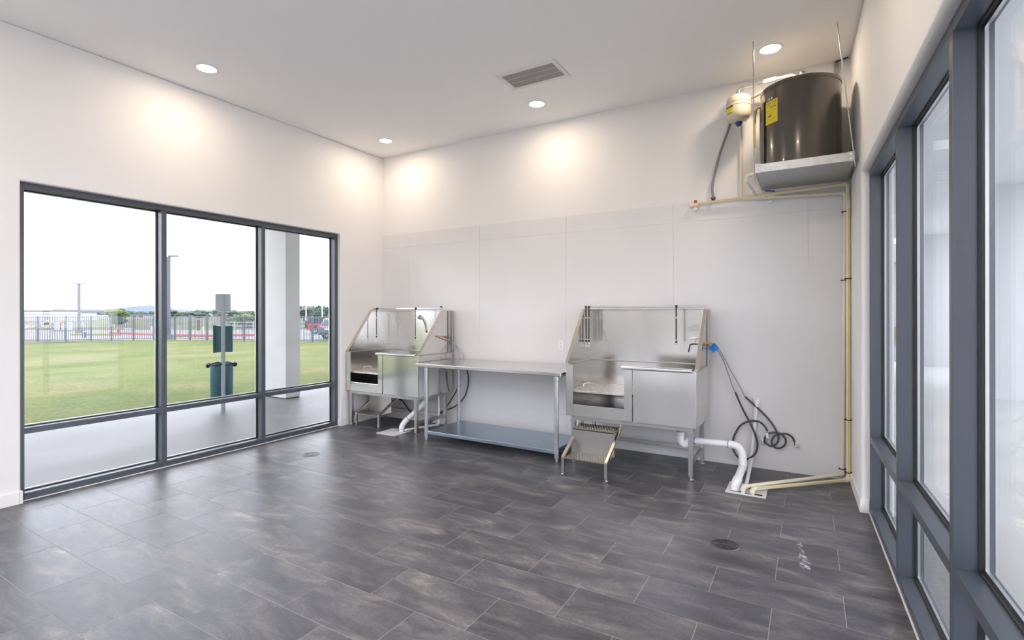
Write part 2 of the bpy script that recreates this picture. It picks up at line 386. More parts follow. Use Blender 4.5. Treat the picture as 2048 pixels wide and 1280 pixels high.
# ---- storefront windows.  local axes: x outward (away from the room), y along the wall, z up
def storefront(root, y0, y1, mull, zt, ztr, glass_d, depth=.115, fw=.047):
    """mull: centre lines of the inner mullions; ztr: transom (z0,z1)"""
    def part(n, *b): return MB().box(*b).build(n, 'frame', root, bevel=.0015)
    part('jamb', 0, y0, 0, depth, y0 + fw, zt); part('jamb', 0, y1 - fw * .8, 0, depth, y1, zt)
    mull = sorted(mull)
    edges = [y0 + fw] + [q for c in mull for q in (c - fw / 2, c + fw / 2)] + [y1 - fw * .8]
    for c in mull: part('mullion', 0, c - fw / 2, 0, depth, c + fw / 2, zt)
    for i in range(0, len(edges), 2):
        a, b = edges[i], edges[i + 1]
        part('sill_rail', .0005, a, .006, depth, b, .060); part('head_rail', .0005, a, zt - .048, depth, b, zt); part('transom', .0005, a, ztr[0], depth, b, ztr[1])
        for z0, z1 in ((.060, ztr[0]), (ztr[1], zt - .048)):
            p = MB().box(glass_d, a - .008, z0 - .008, glass_d + .006, b + .008, z1 + .008).box(glass_d + .018, a - .008, z0 - .008, glass_d + .024, b + .008, z1 + .008).build('pane', 'glass', root)
            g = .007
            MB().box(glass_d - .010, a, z0, glass_d, a + g, z1).box(glass_d - .010, b - g, z0, glass_d, b, z1).box(glass_d - .010, a + g, z0, glass_d, b - g, z0 + g).box(glass_d - .010, a + g, z1 - g, glass_d, b - g, z1).build('gasket', 'gasket', root)
            s0, s1, e = glass_d + .0065, glass_d + .0175, .014
            MB().box(s0, a, z0, s1, a + e, z1).box(s0, b - e, z0, s1, b, z1).box(s0, a + e, z0, s1, b - e, z0 + e).box(s0, a + e, z1 - e, s1, b - e, z1).build('spacer_bar', 'spacer', root)
    MB().box(-.006, y0, 0, .01, y1, .006).build('sealant_bead', 'trim', root)
w1 = struct('window_1', (-5.42, 0, 0), math.pi)          # x outward = -X
storefront(w1, -WY1, -WY0, [-3.567, -2.527], WZ1, (.535, .583), .085)
w2 = struct('window_2', RO, RA)
w2.location = RO + Matrix.Rotation(RA, 4, 'Z') @ Vector((.05, 0, 0)); WM[w2.name] = Matrix.Translation(w2.location) @ Matrix.Rotation(RA, 4, 'Z')
storefront(w2, -.30 - 4.5, .10, [-1.016, -2.108, -3.17, -4.05], 2.56, (.535, .583), .078)
w4 = struct('window_4', (0, YN - .05, 0), -math.pi / 2)  # unseen storefront, read off the tub reflections and added for daylight
storefront(w4, -4.9, -.1, [-3.94, -2.98, -2.02, -1.06], 2.40, (.535, .583), .085)
# unseen clerestory strip, added for daylight in the wall behind the viewer: x outward = -Y, y along = +X
w3 = struct('added_clerestory', (0, YN - .05, 2.40), -math.pi / 2)
for y0, y1 in ((-5.0, -4.95), (-3.36, -3.31), (-1.69, -1.64), (-.05, 0)): MB().box(0, y0, 0, .115, y1, 1.22).build('mullion', 'frame', w3)
for y0, y1 in ((-4.95, -3.36), (-3.31, -1.69), (-1.64, -.05)):
    MB().box(0, y0, 0, .115, y1, .05).build('sill_rail', 'frame', w3); MB().box(0, y0, 1.17, .115, y1, 1.22).build('head_rail', 'frame', w3)
    MB().box(.085, y0 - .005, .045, .091, y1 + .005, 1.175).build('pane', 'glass', w3)

# ================================================================== CEILING FITTINGS
def downlight(x, y, label, group=None):
    t = thing('recessed_light', label, 'ceiling light', (x, y, ZC), 0, group)
    MB().lathe([(.098, 0), (.098, -.004), (.088, -.009), (.080, -.007), (.079, 0)], n=40).build('trim_ring', 'plastic', t, smooth=40)
    MB().lathe([(0, -.0055), (.079, -.0045)], n=40).build('lens', 'lens', t, smooth=40)
    ld = bpy.data.lights.new('downlight_lamp', 'AREA'); ld.shape = 'DISK'; ld.size = .15; ld.energy = LAMP_W; ld.color = LAMP_COL
    lo = bpy.data.objects.new('downlight_lamp', ld); COL.objects.link(lo); lo.parent = t; lo.location = (0, 0, -.012)
downlight(-4.787, 2.59, 'round recessed ceiling light nearest the left edge, over the big window')
downlight(-4.773, 4.867, 'small round recessed ceiling light in the far left ceiling corner')
downlight(-2.529, 4.845, 'round recessed ceiling light just in front of the ceiling vent')
downlight(-.274, 4.854, 'round recessed ceiling light above the water heater')
for x in (-2.53, -.274):
    downlight(x, 2.59, 'round recessed ceiling light of the rows above and behind the viewer', 'unseen ceiling lights')
for x in (-4.787, -2.53, -.274):
    for y in (.33,): downlight(x, y, 'round recessed ceiling light of the rows above and behind the viewer', 'unseen ceiling lights')
# vent
t = thing('ceiling_vent', 'white rectangular air return vent with fine slats set in the ceiling', 'vent', (-2.262, 4.253, ZC))
a, b, c, d = .313, .178, .270, .138
MB().box(-a, -b, -.006, a, -d, 0).box(-a, d, -.006, a, b, 0).box(-a, -d, -.006, -c, d, 0).box(c, -d, -.006, a, d, 0).build('vent_frame', 'ventw', t, bevel=.002)
MB().box(-c, -d, -.001, c, d, .0).build('vent_backing', 'ventd', t)
sl = MB(); n = 44
for i in range(n):
    x = -c + (i + .5) * 2 * c / n; sl.bar((x, -d, -.0045), (x, d, -.0045), .0070, .0012, (.5, 0, 1))
for y in (-.046, .046): sl.box(-c, y - .002, -.005, c, y + .002, -.0015)
sl.build('slats', 'ventw', t, kind='stuff')

# ================================================================== DOG WASHING TUBS
def tub(loc, rz, W, label, grp):
    t = thing('dog_bath_tub', label, 'pet bath', loc, rz, grp)
    D, ZB, ZR, ZT = .66, .472, .985, 1.540
    B = lambda n, m, bev, *bx: MB().box(*bx).build(n, m, t, bevel=bev)
    # basin sheets
    B('side_panel', 'steel', .002, 0, .012, ZB, .010, D, ZR); B('side_panel', 'steel', .002, W - .010, .012, ZB, W, D, ZR)
    B('back_panel', 'steel', 0, .010, D - .010, ZB, W - .010, D, ZR)
    MB().prism([(.012, ZB), (.012, ZB + .03), (D - .01, ZB + .05), (D - .01, ZB)], 'x', .01, W - .01).build('bottom_pan', 'steeld', t)
    B('corner_post', 'steel', .003, -.003, -.004, ZB, .076, .014, ZR)
    B('front_lip', 'steel', .004, .076, -.006, ZB, .600, .012, .590)
    B('door_post', 'steel', .003, .599, -.010, ZB + .004, .677, .010, ZR - .012)
    B('front_panel', 'steel', .004, .682, -.004, ZB, W, .010, ZR)
    # rolled rim along the closed half of the front
    MB().prism([(.010, .972), (-.022, .966), (-.034, .974), (-.034, .992), (-.022, 1.001), (.014, 1.001), (.030, .992)], 'x', .575, W - .03).build('front_rim', 'steelh', t, bevel=.003)
    MB().box(-.012, -.002, ZR - .004, .030, .030, ZR + .006).box(-.014, .02, ZR - .008, .016, D + .005, ZR + .006).box(W - .016, .0, ZR - .008, W + .016, D + .005, ZR + .006).box(.0, D - .03, ZR - .008, W, D + .005, ZR + .006).build('top_ledge', 'steeld', t, bevel=.002)
    # raised floor of the basin with lifting handle
    g = MB().box(.014, .030, .706, W - .014, D - .014, .728).build('floor_grate', 'grate', t, bevel=.003)
    MB().tube([(.10, .21, .728), (.10, .21, .764), (.105, .216, .772), (.125, .235, .776), (.160, .262, .776), (.172, .272, .772), (.176, .276, .764), (.176, .276, .728)], .0042, 8).build('lift_handle', 'chrome', g, smooth=50)
    # splash guards
    ys = .452
    for s, x0, x1 in ((0, .004, .012), (1, W - .012, W - .004)):
        MB().prism([(.022, ZR), (ys, ZT), (D, ZT), (D, ZR)], 'x', x0, x1).build('splash_side', 'steel', t)
    for s, xc in ((0, -.002), (1, W + .002)):
        MB().bar((xc, .008, ZR + .004), (xc, ys - .004, ZT + .004), .034, .016).build('splash_edge', 'steelw', t, bevel=.003)
        MB().box(xc - .017, ys - .02, ZT - .012, xc + .017, D, ZT + .004).build('splash_top_edge', 'steel', t, bevel=.002)
        xa = xc + (.012 if s else -.012)
        q = MB().box(min(xc, xa), D - .085, ZR + .006, max(xc, xa), D - .052, ZT - .012).box(min(xc, xa), D - .020, ZR + .006, max(xc, xa) , D, ZT - .012).build('rear_upright', 'steeld', t, bevel=.002)
        rv = MB()
        for z in (1.03, 1.28, 1.48): rv.lathe([(.005, 0), (.004, .004 if s else -.004), (0, .005 if s else -.005)], (xa, D - .010, z), 10, 'x')
        rv.build('rivets', 'chrome', q, smooth=50, kind='stuff')
    B('splash_back', 'steel', 0, .010, D - .016, ZR, W - .010, D - .006, ZT)
    B('splash_back_top', 'steelh', .003, -.004, D - .030, ZT - .010, W + .004, D, ZT + .006)
    r = MB().bar((.02, ys + .01, ZT + .026), (W + .012, ys + .01, ZT + .026), .020, .020).build('tether_rail', 'steelh', t, bevel=.003)
    for xb in (.03, W - .03): MB().box(xb, ys, ZT, xb + .02, ys + .02, ZT + .018).build('rail_bracket', 'steeld', r)
    # frame, legs, feet
    B('frame_rail', 'steeld', .003, .05, .006, .436, W - .03, .042, ZB); B('frame_rail', 'steeld', .003, .05, D - .105, .436, W - .03, D - .070, ZB)
    B('frame_rail', 'steeld', .003, .05, .042, .436, .088, D - .105, ZB); B('frame_rail', 'steeld', .003, W - .07, .042, .436, W - .032, D - .105, ZB)
    for x in (.07, W - .052):
        for y in (.026, .572):
            l = MB().box(x - .020, y - .020, .040, x + .020, y + .020, .438).build('leg', 'steeld', t, bevel=.003)
            MB().lathe([(0, 0), (.024, 0), (.027, .006), (.027, .016), (.018, .022), (.012, .026), (.012, .042), (0, .042)], (x, y, 0), 20).build('foot', 'chrome', l, smooth=40)
            MB().prism([(x - .034, .436), (x - .020, .400), (x + .020, .400), (x + .034, .436)], 'y', y - .0215, y - .0195).build('gusset', 'steeld', l)
    B('stretcher', 'steeld', .002, .09, .556, .140, W - .072, .588, .176)
    B('stretcher', 'steeld', .002, .054, .046, .140, .086, .552, .176); B('stretcher', 'steeld', .002, W - .068, .046, .140, W - .036, .552, .176)
    return t
M['grate'] = mat('perforated_grate', (.62, .60, .58), .42, .75, noise=.22, nscale=26, rvar=.1)
M['tread'] = mat('step_tread', (.24, .215, .175), .40, .9, noise=.25, nscale=40)
def step(loc, rz, label, grp):
    """pull-out step: x across, y from the front feet towards the tub"""
    t = thing('pull_out_step', label, 'step', loc, rz, grp); W = .415
    for x in (0, W):
        l = MB().box(x - .013, -.013, .030, x + .013, .013, .176).build('leg', 'steeld', t, bevel=.002)
        MB().lathe([(0, 0), (.022, 0), (.025, .006), (.025, .015), (.016, .021), (.009, .026), (.009, .034), (0, .034)], (x, 0, 0), 20).build('foot', 'chrome', l, smooth=40)
        MB().bar((x, -.005, .170), (x, .425, .408), .026, .026).build('stringer', 'steelw', t, bevel=.002)
        MB().box(x - .007, .405, .392, x + .007, .411, .462).build('hook', 'steelh', t, bevel=.001)
    lo = MB().box(.013, -.012, .158, W - .013, .232, .172).build('tread', 'tread', t, bevel=.003)
    MB().box(.0, .222, .165, W, .230, .392).build('riser', 'steeld', t)
    up = MB().box(.0, .222, .380, W, .462, .394).build('tread', 'tread', t, bevel=.003)
    for p, y0, y1, z in ((lo, .005, .21, .172), (up, .245, .44, .394)):
        st = MB(); ny = 7
        for i in range(ny):
            for j in range(13):
                xx = .035 + (j + (.5 if i % 2 else 0)) * (W - .07) / 13; yy = y0 + (i + .5) * (y1 - y0) / ny
                st.lathe([(.0055, 0), (.0035, .0022), (0, .0026)], (xx, yy, z - .0003), 6)
        st.build('grip_studs', 'steelh', p, kind='stuff')
    return t
TA = dict(loc=(-5.345, 4.715, 0), rz=-.020, W=1.275); TB = dict(loc=(-2.100, 4.660, 0), rz=0.0, W=1.250)
tub(TA['loc'], TA['rz'], TA['W'], 'stainless steel dog washing tub in the corner beside the big window', 'dog washing tubs')
tub(TB['loc'], TB['rz'], TB['W'], 'stainless steel dog washing tub on the right with its step pulled out', 'dog washing tubs')
step((-1.955, 4.262, 0), 0, 'stainless two-tread step pulled out in front of the right tub', 'tub steps')
step((-5.200, 4.755, 0), -.02, 'stainless step pushed in under the tub in the corner', 'tub steps')

# ================================================================== WORK TABLE
t = thing('work_table', 'stainless steel work table with galvanised undershelf between the two tubs', 'table', (-3.05, 4.98, 0), -.014)
ox, oy = -3.05, 4.98
MB().box(-.985, -.385, .862, .928, .375, .903).build('table_top', 'steelh', t, bevel=.006, seg=3)
for i, x in enumerate((-.842, .868)):
    for y in (-.355, .275):
        l = MB().tube([(x, y, .035), (x, y, .862)], .0215, 20).build('leg', 'galv', t, smooth=50)
        MB().lathe([(0, 0), (.013, 0), (.013, .022), (.019, .026), (.019, .045), (.0245, .047), (.0245, .135), (.0215, .137)], (x, y, 0), 20).build('adjustable_foot', 'galv', l, smooth=40)
        MB().lathe([(.0215, .815), (.026, .82), (.026, .862)], (x, y, 0), 20).build('leg_socket', 'galv', l, smooth=40)
u = MB().box(-.820, -.372, .078, .848, .292, .116).build('undershelf', 'galvs', t, bevel=.004)

# ================================================================== GROOMING TETHERS (hang from the tub rails)
def tether(p, L, label, double=False, dx=0):
    t = thing('grooming_tether', label, 'leash', p, 0, 'tethers on the tub rails')
    MB().box(-.011, -.014, -.014, .011, .014, .012).build('rail_loop', 'black', t, bevel=.003)
    MB().bar((0, -.013, 0), (dx, -.012, -L * .80), .012, .004, (0, 1, 0)).build('strap', 'black', t, bevel=.001)
    MB().box(-.008, -.016, -L * .26 - .012, .008, -.009, -L * .26).build('slide_buckle', 'chrome', t, bevel=.001)
    MB().lathe([(.009, 0), (.011, -.008), (.009, -.018), (.005, -.022)], (dx, -.012, -L * .83), 10).build('stopper', 'black', t, smooth=50)
    MB().tube([(dx, -.012, -L * .80), (dx, -.012, -L * .90), (dx + .008, -.012, -L * .93), (dx + .008, -.012, -L * .975), (dx, -.012, -L), (dx - .008, -.012, -L * .975), (dx - .007, -.012, -L * .94)], .0028, 6).build('snap_hook', 'chrome', t, smooth=60)
ry = 4.66 + .462; rz_ = 1.566
tether((-2.072, ry, rz_), .43, 'black nylon tether at the left end of the right tub rail, outer one', dx=.004)
tether((-2.036, ry, rz_), .43, 'black nylon tether at the left end of the right tub rail, inner one', dx=-.002)
tether((ony(1353, 612, ry).x, ry, rz_), .41, 'single black nylon tether near the right end of the right tub rail')
ra = 4.715 + .462 - .01
tether((-5.235, ra - .002, rz_), .46, 'black nylon tether at the left end of the corner tub rail')
tether((ony(833, 618, ra).x, ra - .012, rz_), .46, 'black nylon tether hanging mid-rail on the corner tub')
tag(MB().box(-4.098, 5.145, 1.552, -4.080, 5.172, 1.592).build('rail_clip', 'black', bevel=.003), 'small black clip at the right end of the corner tub rail', 'clip')

# ================================================================== TUB PLUMBING
# hand shower on the corner tub
t = thing('hand_shower', 'chrome hand shower head in a white holder inside the corner tub', 'shower head', onx(852, 668, -4.13))
X = -4.15
sp = [onx(*p, X) for p in ((853, 664), (852, 655), (850, 645), (846, 638), (842, 634))]
MB().tube(crv(sp, 6), .012, 10, rs=[.010 + .010 * (i / 24) for i in range(25)]).build('handle', 'chrome', t, smooth=60, world=True)
q = sp[-1]; MB().cyl(q + Vector((0, -.01, .012)), q + Vector((.0, -.028, -.018)), .026, 18, .029).build('spray_head', 'chrome', t, smooth=40, world=True)
MB().box(X - .01, sp[0].y - .014, sp[0].z - .045, X + .06, sp[0].y + .02, sp[0].z - .01).build('holder', 'plastic', t, bevel=.008, seg=3, world=True)
MB().cyl(sp[0] + Vector((0, 0, -.006)), sp[0] + Vector((0, 0, .012)), .0125, 14).build('hose_nut', 'black', t, smooth=40, world=True)
t = thing('soap_rack', 'small chrome wire soap rack on the corner tub wall', 'rack', (-4.13, 5.17, 1.31))
wr = MB()
for z in (1.35, 1.40): wr.tube([(-4.10, 5.11, z), (-4.17, 5.11, z), (-4.17, 5.24, z), (-4.10, 5.24, z)], .003, 6)
for k in range(6): wr.tube([(-4.17, 5.12 + k * .022, 1.40), (-4.17, 5.12 + k * .022, 1.33), (-4.10, 5.12 + k * .022, 1.33)], .0018, 5)
wr.build('wire_basket', 'chrome', t, smooth=60, world=True)
# supply hoses of the corner tub: from the fittings, behind the table, down to the wall
def hose(name, label, segs, grp=None, cat='hose'):
    p0 = Vector(segs[0][1][0]); t = thing(name, label, cat, p0, 0, grp)
    for nm, pts, r, m in segs: MB().tube(crv(pts, 10), r, 9).build(nm, m, t, smooth=60, world=True)
    return t
xa = -4.058
fit1, fit2 = onx(878, 673, xa), onx(893, 673, xa)
for nm, fp in (('first', fit1), ('second', fit2)): pass
h = hose('supply_hose', 'braided supply hose from the corner tub side down behind the table, front one', [
    ('braided_hose', [fit1, fit1 + Vector((.05, .01, 0)), ony(904, 684, 5.30), ony(920, 700, 5.33), ony(927, 714, 5.345), ony(921, 740, 5.352), ony(917.5, 746, 5.355)], .006, 'braid'),
    ('hose_coupling', [ony(917.5, 746, 5.355), ony(917.8, 752, 5.355), ony(917, 763, 5.355)], .011, 'hose'),
    ('rubber_hose', [ony(917, 763, 5.355), ony(914, 778, 5.355), ony(905, 795, 5.35), ony(892, 815, 5.33), ony(882, 826, 5.31)], .0085, 'hose')], 'corner tub hoses')
MB().cyl(fit1 + Vector((-.03, 0, 0)), fit1 + Vector((.02, 0, 0)), .011, 8).build('fitting', 'brass', h, world=True)
h = hose('supply_hose', 'dark looped supply hose of the corner tub, the one swinging widest behind the table', [
    ('braided_hose', [fit2, fit2 + Vector((.04, .01, -.005)), ony(903, 678, 5.31), ony(912, 694, 5.335), ony(917, 706, 5.345), ony(919, 716, 5.35), ony(928, 728, 5.352), ony(934, 741, 5.355)], .006, 'braid'),
    ('rubber_hose', [ony(934, 741, 5.355), ony(937, 757, 5.355), ony(935, 776, 5.355), ony(928, 795, 5.355), ony(914, 810, 5.35), ony(898, 818, 5.33), ony(880, 825, 5.29), ony(868, 839, 5.24), ony(856, 846, 5.20), ony(848, 846, 5.17)], .0095, 'hose')], 'corner tub hoses')
MB().cyl(fit2 + Vector((-.03, 0, 0)), fit2 + Vector((.02, 0, 0)), .011, 8).build('fitting', 'brass', h, world=True)
tag(MB().tube(crv([ony(799, 798, 5.28), ony(806, 803, 5.28), ony(814, 814, 5.27), ony(823, 826, 5.24)], 8), .010, 8).build('shower_hose', 'hose', smooth=60), 'short black hose hanging under the corner tub', 'hose')
# drain of the corner tub
t = thing('drain_pipe', 'white drain pipe slanting from the corner tub into the floor sink', 'pipe', (-4.43, 4.79, 0))
e1 = Vector((-4.432, 4.792, .012)); e2 = Vector((-4.425, 4.80, .085)); e3 = onx(815, 838, -4.385); e4 = Vector((-4.27, 5.0, .325)); e5 = Vector((-4.235, 5.02, .40))
e3 = Vector((-4.405, 4.835, .135))
MB().tube([e3, e4], .030, 18).build('pipe', 'pvc', t, smooth=50, world=True)
MB().tube(crv([e1, e1 + Vector((0, 0, .035)), e2, e3, e3 + (e4 - e3) * .12], 6), .034, 18).build('elbow', 'pvc', t, smooth=50, world=True)
MB().tube(crv([e3 + (e4 - e3) * .93, e4, e5, e5 + Vector((.01, .01, .07))], 6), .034, 18).build('elbow', 'pvc', t, smooth=50, world=True)
for a, b in ((e3 + (e4 - e3) * .12, e3 + (e4 - e3) * .145), (e1 + Vector((0, 0, .02)), e1 + Vector((0, 0, .026))), (e5 + Vector((.008, .008, .05)), e5 + Vector((.010, .010, .07)))): MB().cyl(a, b, .0352, 18).build('primer_band', 'purple', t, smooth=40, world=True)
t = thing('condensate_pipe', 'thin white pipe down the wall and along the floor under the corner tub', 'pipe', (-4.215, 5.24, 0))
MB().tube([(-4.205, 5.255, .43), (-4.205, 5.255, .06)], .0135, 12).build('riser_pipe', 'pvc', t, smooth=50, world=True)
MB().tube([(-4.210, 5.235, .032), (-4.375, 4.79, .032)], .0135, 12).build('floor_pipe', 'pvc', t, smooth=50, world=True)
MB().tube(crv([(-4.205, 5.255, .085), (-4.205, 5.255, .050), (-4.208, 5.245, .034), (-4.220, 5.21, .032)], 5), .019, 12).build('elbow', 'pvc', t, smooth=50, world=True)
# floor sinks
def sink(c, label, holes):
    t = thing('floor_sink', label, 'drain', (c[0], c[1], 0), 0, 'floor sinks'); s = .152; z0, z1 = .0, .006
    ys = sorted({-s, s} | {v for h in holes for v in (h[1], h[3])}); xs = sorted({-s, s} | {v for h in holes for v in (h[0], h[2])})
    pl = MB()
    for i in range(len(xs) - 1):
        for j in range(len(ys) - 1):
            cx, cy = (xs[i] + xs[i + 1]) / 2, (ys[j] + ys[j + 1]) / 2
            if any(h[0] < cx < h[2] and h[1] < cy < h[3] for h in holes): continue
            pl.box(xs[i], ys[j], z0 + .001, xs[i + 1], ys[j + 1], z1)
    pl.build('cover_plate', 'plate', t)
    MB().box(-s + .004, -s + .004, .0, s - .004, s - .004, .0012).build('basin', 'dark', t)
sink((-4.507, 4.730), 'white square floor sink under the corner tub drain', [(-.10 + i * .030, -.075, -.09 + i * .030, -.055) for i in range(5)] + [(-.02, .06, .11, .13)])
sink((-.447, 4.690), 'white square floor sink under the pipes by the right corner', [(-.115, -.11, -.02, -.06), (-.01, -.12, .05, -.09), (.065, -.12, .125, -.07), (-.10, .02, .10, .09)])
# drain of the right tub
t = thing('drain_pipe', 'white drain pipe running from the right tub trap to the floor sink', 'pipe', (-.52, 4.62, 0))
Y = 4.95
MB().tube(crv([(-1.047, Y, .45), (-1.047, Y, .36), (-1.044, Y, .29), (-1.015, Y, .255), (-.985, Y, .27), (-.965, Y, .295), (-.92, Y, .300)], 6), .034, 18).build('trap', 'pvc', t, smooth=50, world=True)
MB().tube([(-.93, Y, .300), (-.60, Y, .307)], .030, 18).build('pipe', 'pvc', t, smooth=50, world=True)
MB().tube(crv([(-.625, Y, .307), (-.585, Y, .306), (-.535, Y, .285), (-.510, Y, .235), (-.506, Y, .18), (-.506, Y - .005, .13), (-.508, Y - .03, .10)], 6), .034, 18).build('elbow', 'pvc', t, smooth=50, world=True)
MB().tube([(-.507, Y - .02, .118), (-.522, 4.66, .070)], .032, 18).build('pipe', 'pvc', t, smooth=50, world=True)
MB().tube(crv([(-.518, 4.70, .080), (-.523, 4.655, .070), (-.526, 4.625, .048), (-.527, 4.615, .004)], 6), .037, 18).build('elbow', 'pvc', t, smooth=50, world=True)
for a, b in (((-1.047, Y, .372), (-1.047, Y, .392)), ((-.925, Y, .300), (-.915, Y, .300)), ((-.628, Y, .307), (-.623, Y, .307))): MB().cyl(a, b, .0355, 18).build('primer_band', 'purple', t, smooth=40, world=True)
# stand pipe from the wall box
t = thing('stand_pipe', 'thin white stand pipe on the right wall running down into the floor sink', 'pipe', (-.44, 5.37, 0))
MB().tube([(-.424, 5.372, .64), (-.470, 5.368, .10)], .0165, 12).build('pipe', 'pvc', t, smooth=50, world=True)
MB().tube([(-.472, 5.362, .085), (-.452, 4.66, .035)], .0165, 12).build('pipe', 'pvc', t, smooth=50, world=True)
MB().tube(crv([(-.467, 5.368, .14), (-.471, 5.368, .10), (-.472, 5.35, .085), (-.471, 5.30, .080)], 5), .022, 12).build('elbow', 'pvc', t, smooth=50, world=True)
MB().box(-.462, YB - .012, .615, -.392, YB - .004, .685).build('wall_box', 'plastic', t, bevel=.003, world=True)
MB().tube(crv([(-.424, YB - .005, .655), (-.424, 5.380, .655), (-.424, 5.372, .640), (-.426, 5.372, .60)], 5), .021, 12).build('elbow', 'pvc', t, smooth=50, world=True)
# faucet of the right tub
xf = -.872
t = thing('tub_faucet', 'lever faucet with white handle on the right tub inner wall', 'faucet', onx(1399, 690, xf))
f0 = onx(1400, 689, xf)
MB().cyl(f0 + Vector((-.02, 0, 0)), f0 + Vector((.05, 0, 0)), .014, 14).build('valve_body', 'brass', t, smooth=40, world=True)
MB().tube(crv([f0 + Vector((-.01, 0, 0)), f0 + Vector((-.05, -.002, .003)), f0 + Vector((-.085, -.005, -.005)), f0 + Vector((-.095, -.006, -.04)), f0 + Vector((-.102, -.008, -.075))], 6), .006, 10).build('spout', 'draind', t, smooth=60, world=True)
MB().lathe([(0, .016), (.022, .014), (.03, .006), (.03, -.004), (.02, -.012), (0, -.013)], f0 + Vector((-.045, 0, .055)), 20).build('handle', 'plastic', t, smooth=60, world=True)
MB().box(f0.x - .10, f0.y - .012, f0.z + .046, f0.x - .03, f0.y + .012, f0.z + .066).build('lever', 'plastic', t, bevel=.008, seg=3, world=True)
MB().cyl(f0 + Vector((-.045, 0, .0)), f0 + Vector((-.045, 0, .05)), .004, 8).build('stem', 'brass', t, world=True)
t = thing('soap_basket', 'small chrome wire soap basket at the back of the right tub', 'rack', (-.95, 5.24, 1.30))
wr = MB(); y0 = 5.225
for z in (1.372, 1.314): wr.tube([(-1.03, 5.302, z), (-1.03, y0, z), (-.885, y0, z), (-.885, 5.302, z)], .003, 6)
for k in range(12): wr.tube([(-1.03 + k * .0132, y0, 1.372), (-1.03 + k * .0132, y0, 1.314), (-1.03 + k * .0132, 5.302, 1.314)], .0016, 5)
wr.build('wire_basket', 'chrome', t, smooth=60, world=True)
# hoses of the right tub with blue tape
b0 = Vector((-.835, 5.12, 1.205))
hA = hose('supply_hose', 'grey hose from the right tub ending in one big loop on the wall', [
    ('braided_hose', [b0, b0 + Vector((.04, .03, 0)), ony(1428, 692, 5.22), ony(1440, 708, 5.28), ony(1449, 726, 5.31), ony(1457, 748, 5.33), ony(1466, 775, 5.34), ony(1470.5, 784, 5.345)], .0055, 'braid'),
    ('rubber_hose', [ony(*p, 5.345) for p in ((1470.5, 784), (1484, 815), (1500, 846), (1511, 870), (1515, 890), (1511, 906), (1500, 916), (1488, 919), (1477, 915), (1467.5, 901), (1465, 887), (1470, 868), (1482, 850), (1500, 842), (1517, 843), (1528, 851), (1535, 862))], .0095, 'hose'),
    ('valve_stop', [ony(1535, 862, 5.345), ony(1534, 872, 5.35), ony(1530, 878, 5.37), ony(1527, 884, 5.395)], .009, 'chrome')], 'right tub hoses')
hB = hose('supply_hose', 'grey hose from the right tub ending in two small coils on the wall', [
    ('braided_hose', [b0 + Vector((0, .10, 0)), b0 + Vector((.04, .10, 0)), ony(1432, 691, 5.27), ony(1445, 710, 5.31), ony(1460, 738, 5.34), ony(1475, 765, 5.355), ony(1490, 793, 5.36)], .0055, 'braid'),
    ('rubber_hose', [ony(*p, 5.36) for p in ((1490, 793), (1515, 816), (1535, 836), (1550, 857), (1557, 875), (1553, 887), (1543, 892), (1533, 887), (1529, 878), (1536, 868), (1548, 865), (1562, 868), (1571, 878), (1570, 889), (1560, 896), (1549, 894), (1543, 884), (1548, 873), (1560, 868), (1574, 868), (1584, 874), (1589, 883))], .0090, 'hose'),
    ('valve_stop', [ony(1589, 883, 5.36), ony(1590, 890, 5.375), ony(1591, 894, 5.395)], .009, 'chrome')], 'right tub hoses')
MB().cyl(ony(1534, 866, 5.343), ony(1535, 876, 5.345), .0125, 10).build('hose_tag', 'white', hA, smooth=40, world=True)
for q in (b0, b0 + Vector((0, .10, 0))): pass
MB().cyl(b0 + Vector((-.03, 0, 0)), b0 + Vector((.012, 0, 0)), .011, 8).build('fitting', 'brass', hA, world=True)
MB().cyl(b0 + Vector((-.03, .10, 0)), b0 + Vector((.012, .10, 0)), .011, 8).build('fitting', 'brass', hB, world=True)
def wallflange(p, label):
    t = thing('shutoff_valve', label, 'valve', (p.x, YB, p.z), 0, 'wall shutoff valves')
    MB().lathe([(0, -.004), (.028, -.004), (.026, -.011), (.010, -.016), (.010, -.030), (0, -.030)], (p.x, YB, p.z), 20, 'y').build('escutcheon', 'plastic', t, smooth=40, world=True)
    MB().box(p.x - .010, YB - .050, p.z - .012, p.x + .010, YB - .026, p.z + .014).build('valve_body', 'chrome', t, bevel=.004, world=True)
    MB().lathe([(0, -.050), (.013, -.052), (.016, -.058), (.013, -.066), (0, -.068)], (p.x + .004, YB, p.z - .014), 12, 'y').build('knob', 'chrome', t, smooth=40, world=True)
wallflange(ony(1526, 882, 5.40), 'chrome shutoff valve on the wall, the left of two')
wallflange(ony(1592, 888, 5.40), 'chrome shutoff valve on the wall, the right of two')
def tapeflag(pts, label):
    p = [Vector(q) for q in pts]; n = (p[1] - p[0]).cross(p[2] - p[1]).normalized() * .0025; mid = [(p[0] + p[1]) / 2 + n * 4, (p[2] + p[3]) / 2 + n * 4]
    top = [p[0], mid[0], p[1], p[2], mid[1], p[3]]
    vs = [v - n for v in top] + [v + n for v in top]
    o = MB().add(vs, [(0, 1, 4, 5), (1, 2, 3, 4), (6, 11, 10, 7), (7, 10, 9, 8), (0, 6, 7, 1), (1, 7, 8, 2), (2, 8, 9, 3), (3, 9, 10, 4), (4, 10, 11, 5), (5, 11, 6, 0)]).build('tape_flag', 'tape')
    tag(o, label, 'tape', 'blue tape flags')
tapeflag([ony(1429, 686, 5.19), ony(1438, 696, 5.22), ony(1426, 706, 5.22), ony(1417, 696, 5.19)], 'big blue tape flag wrapped on the hoses outside the right tub')
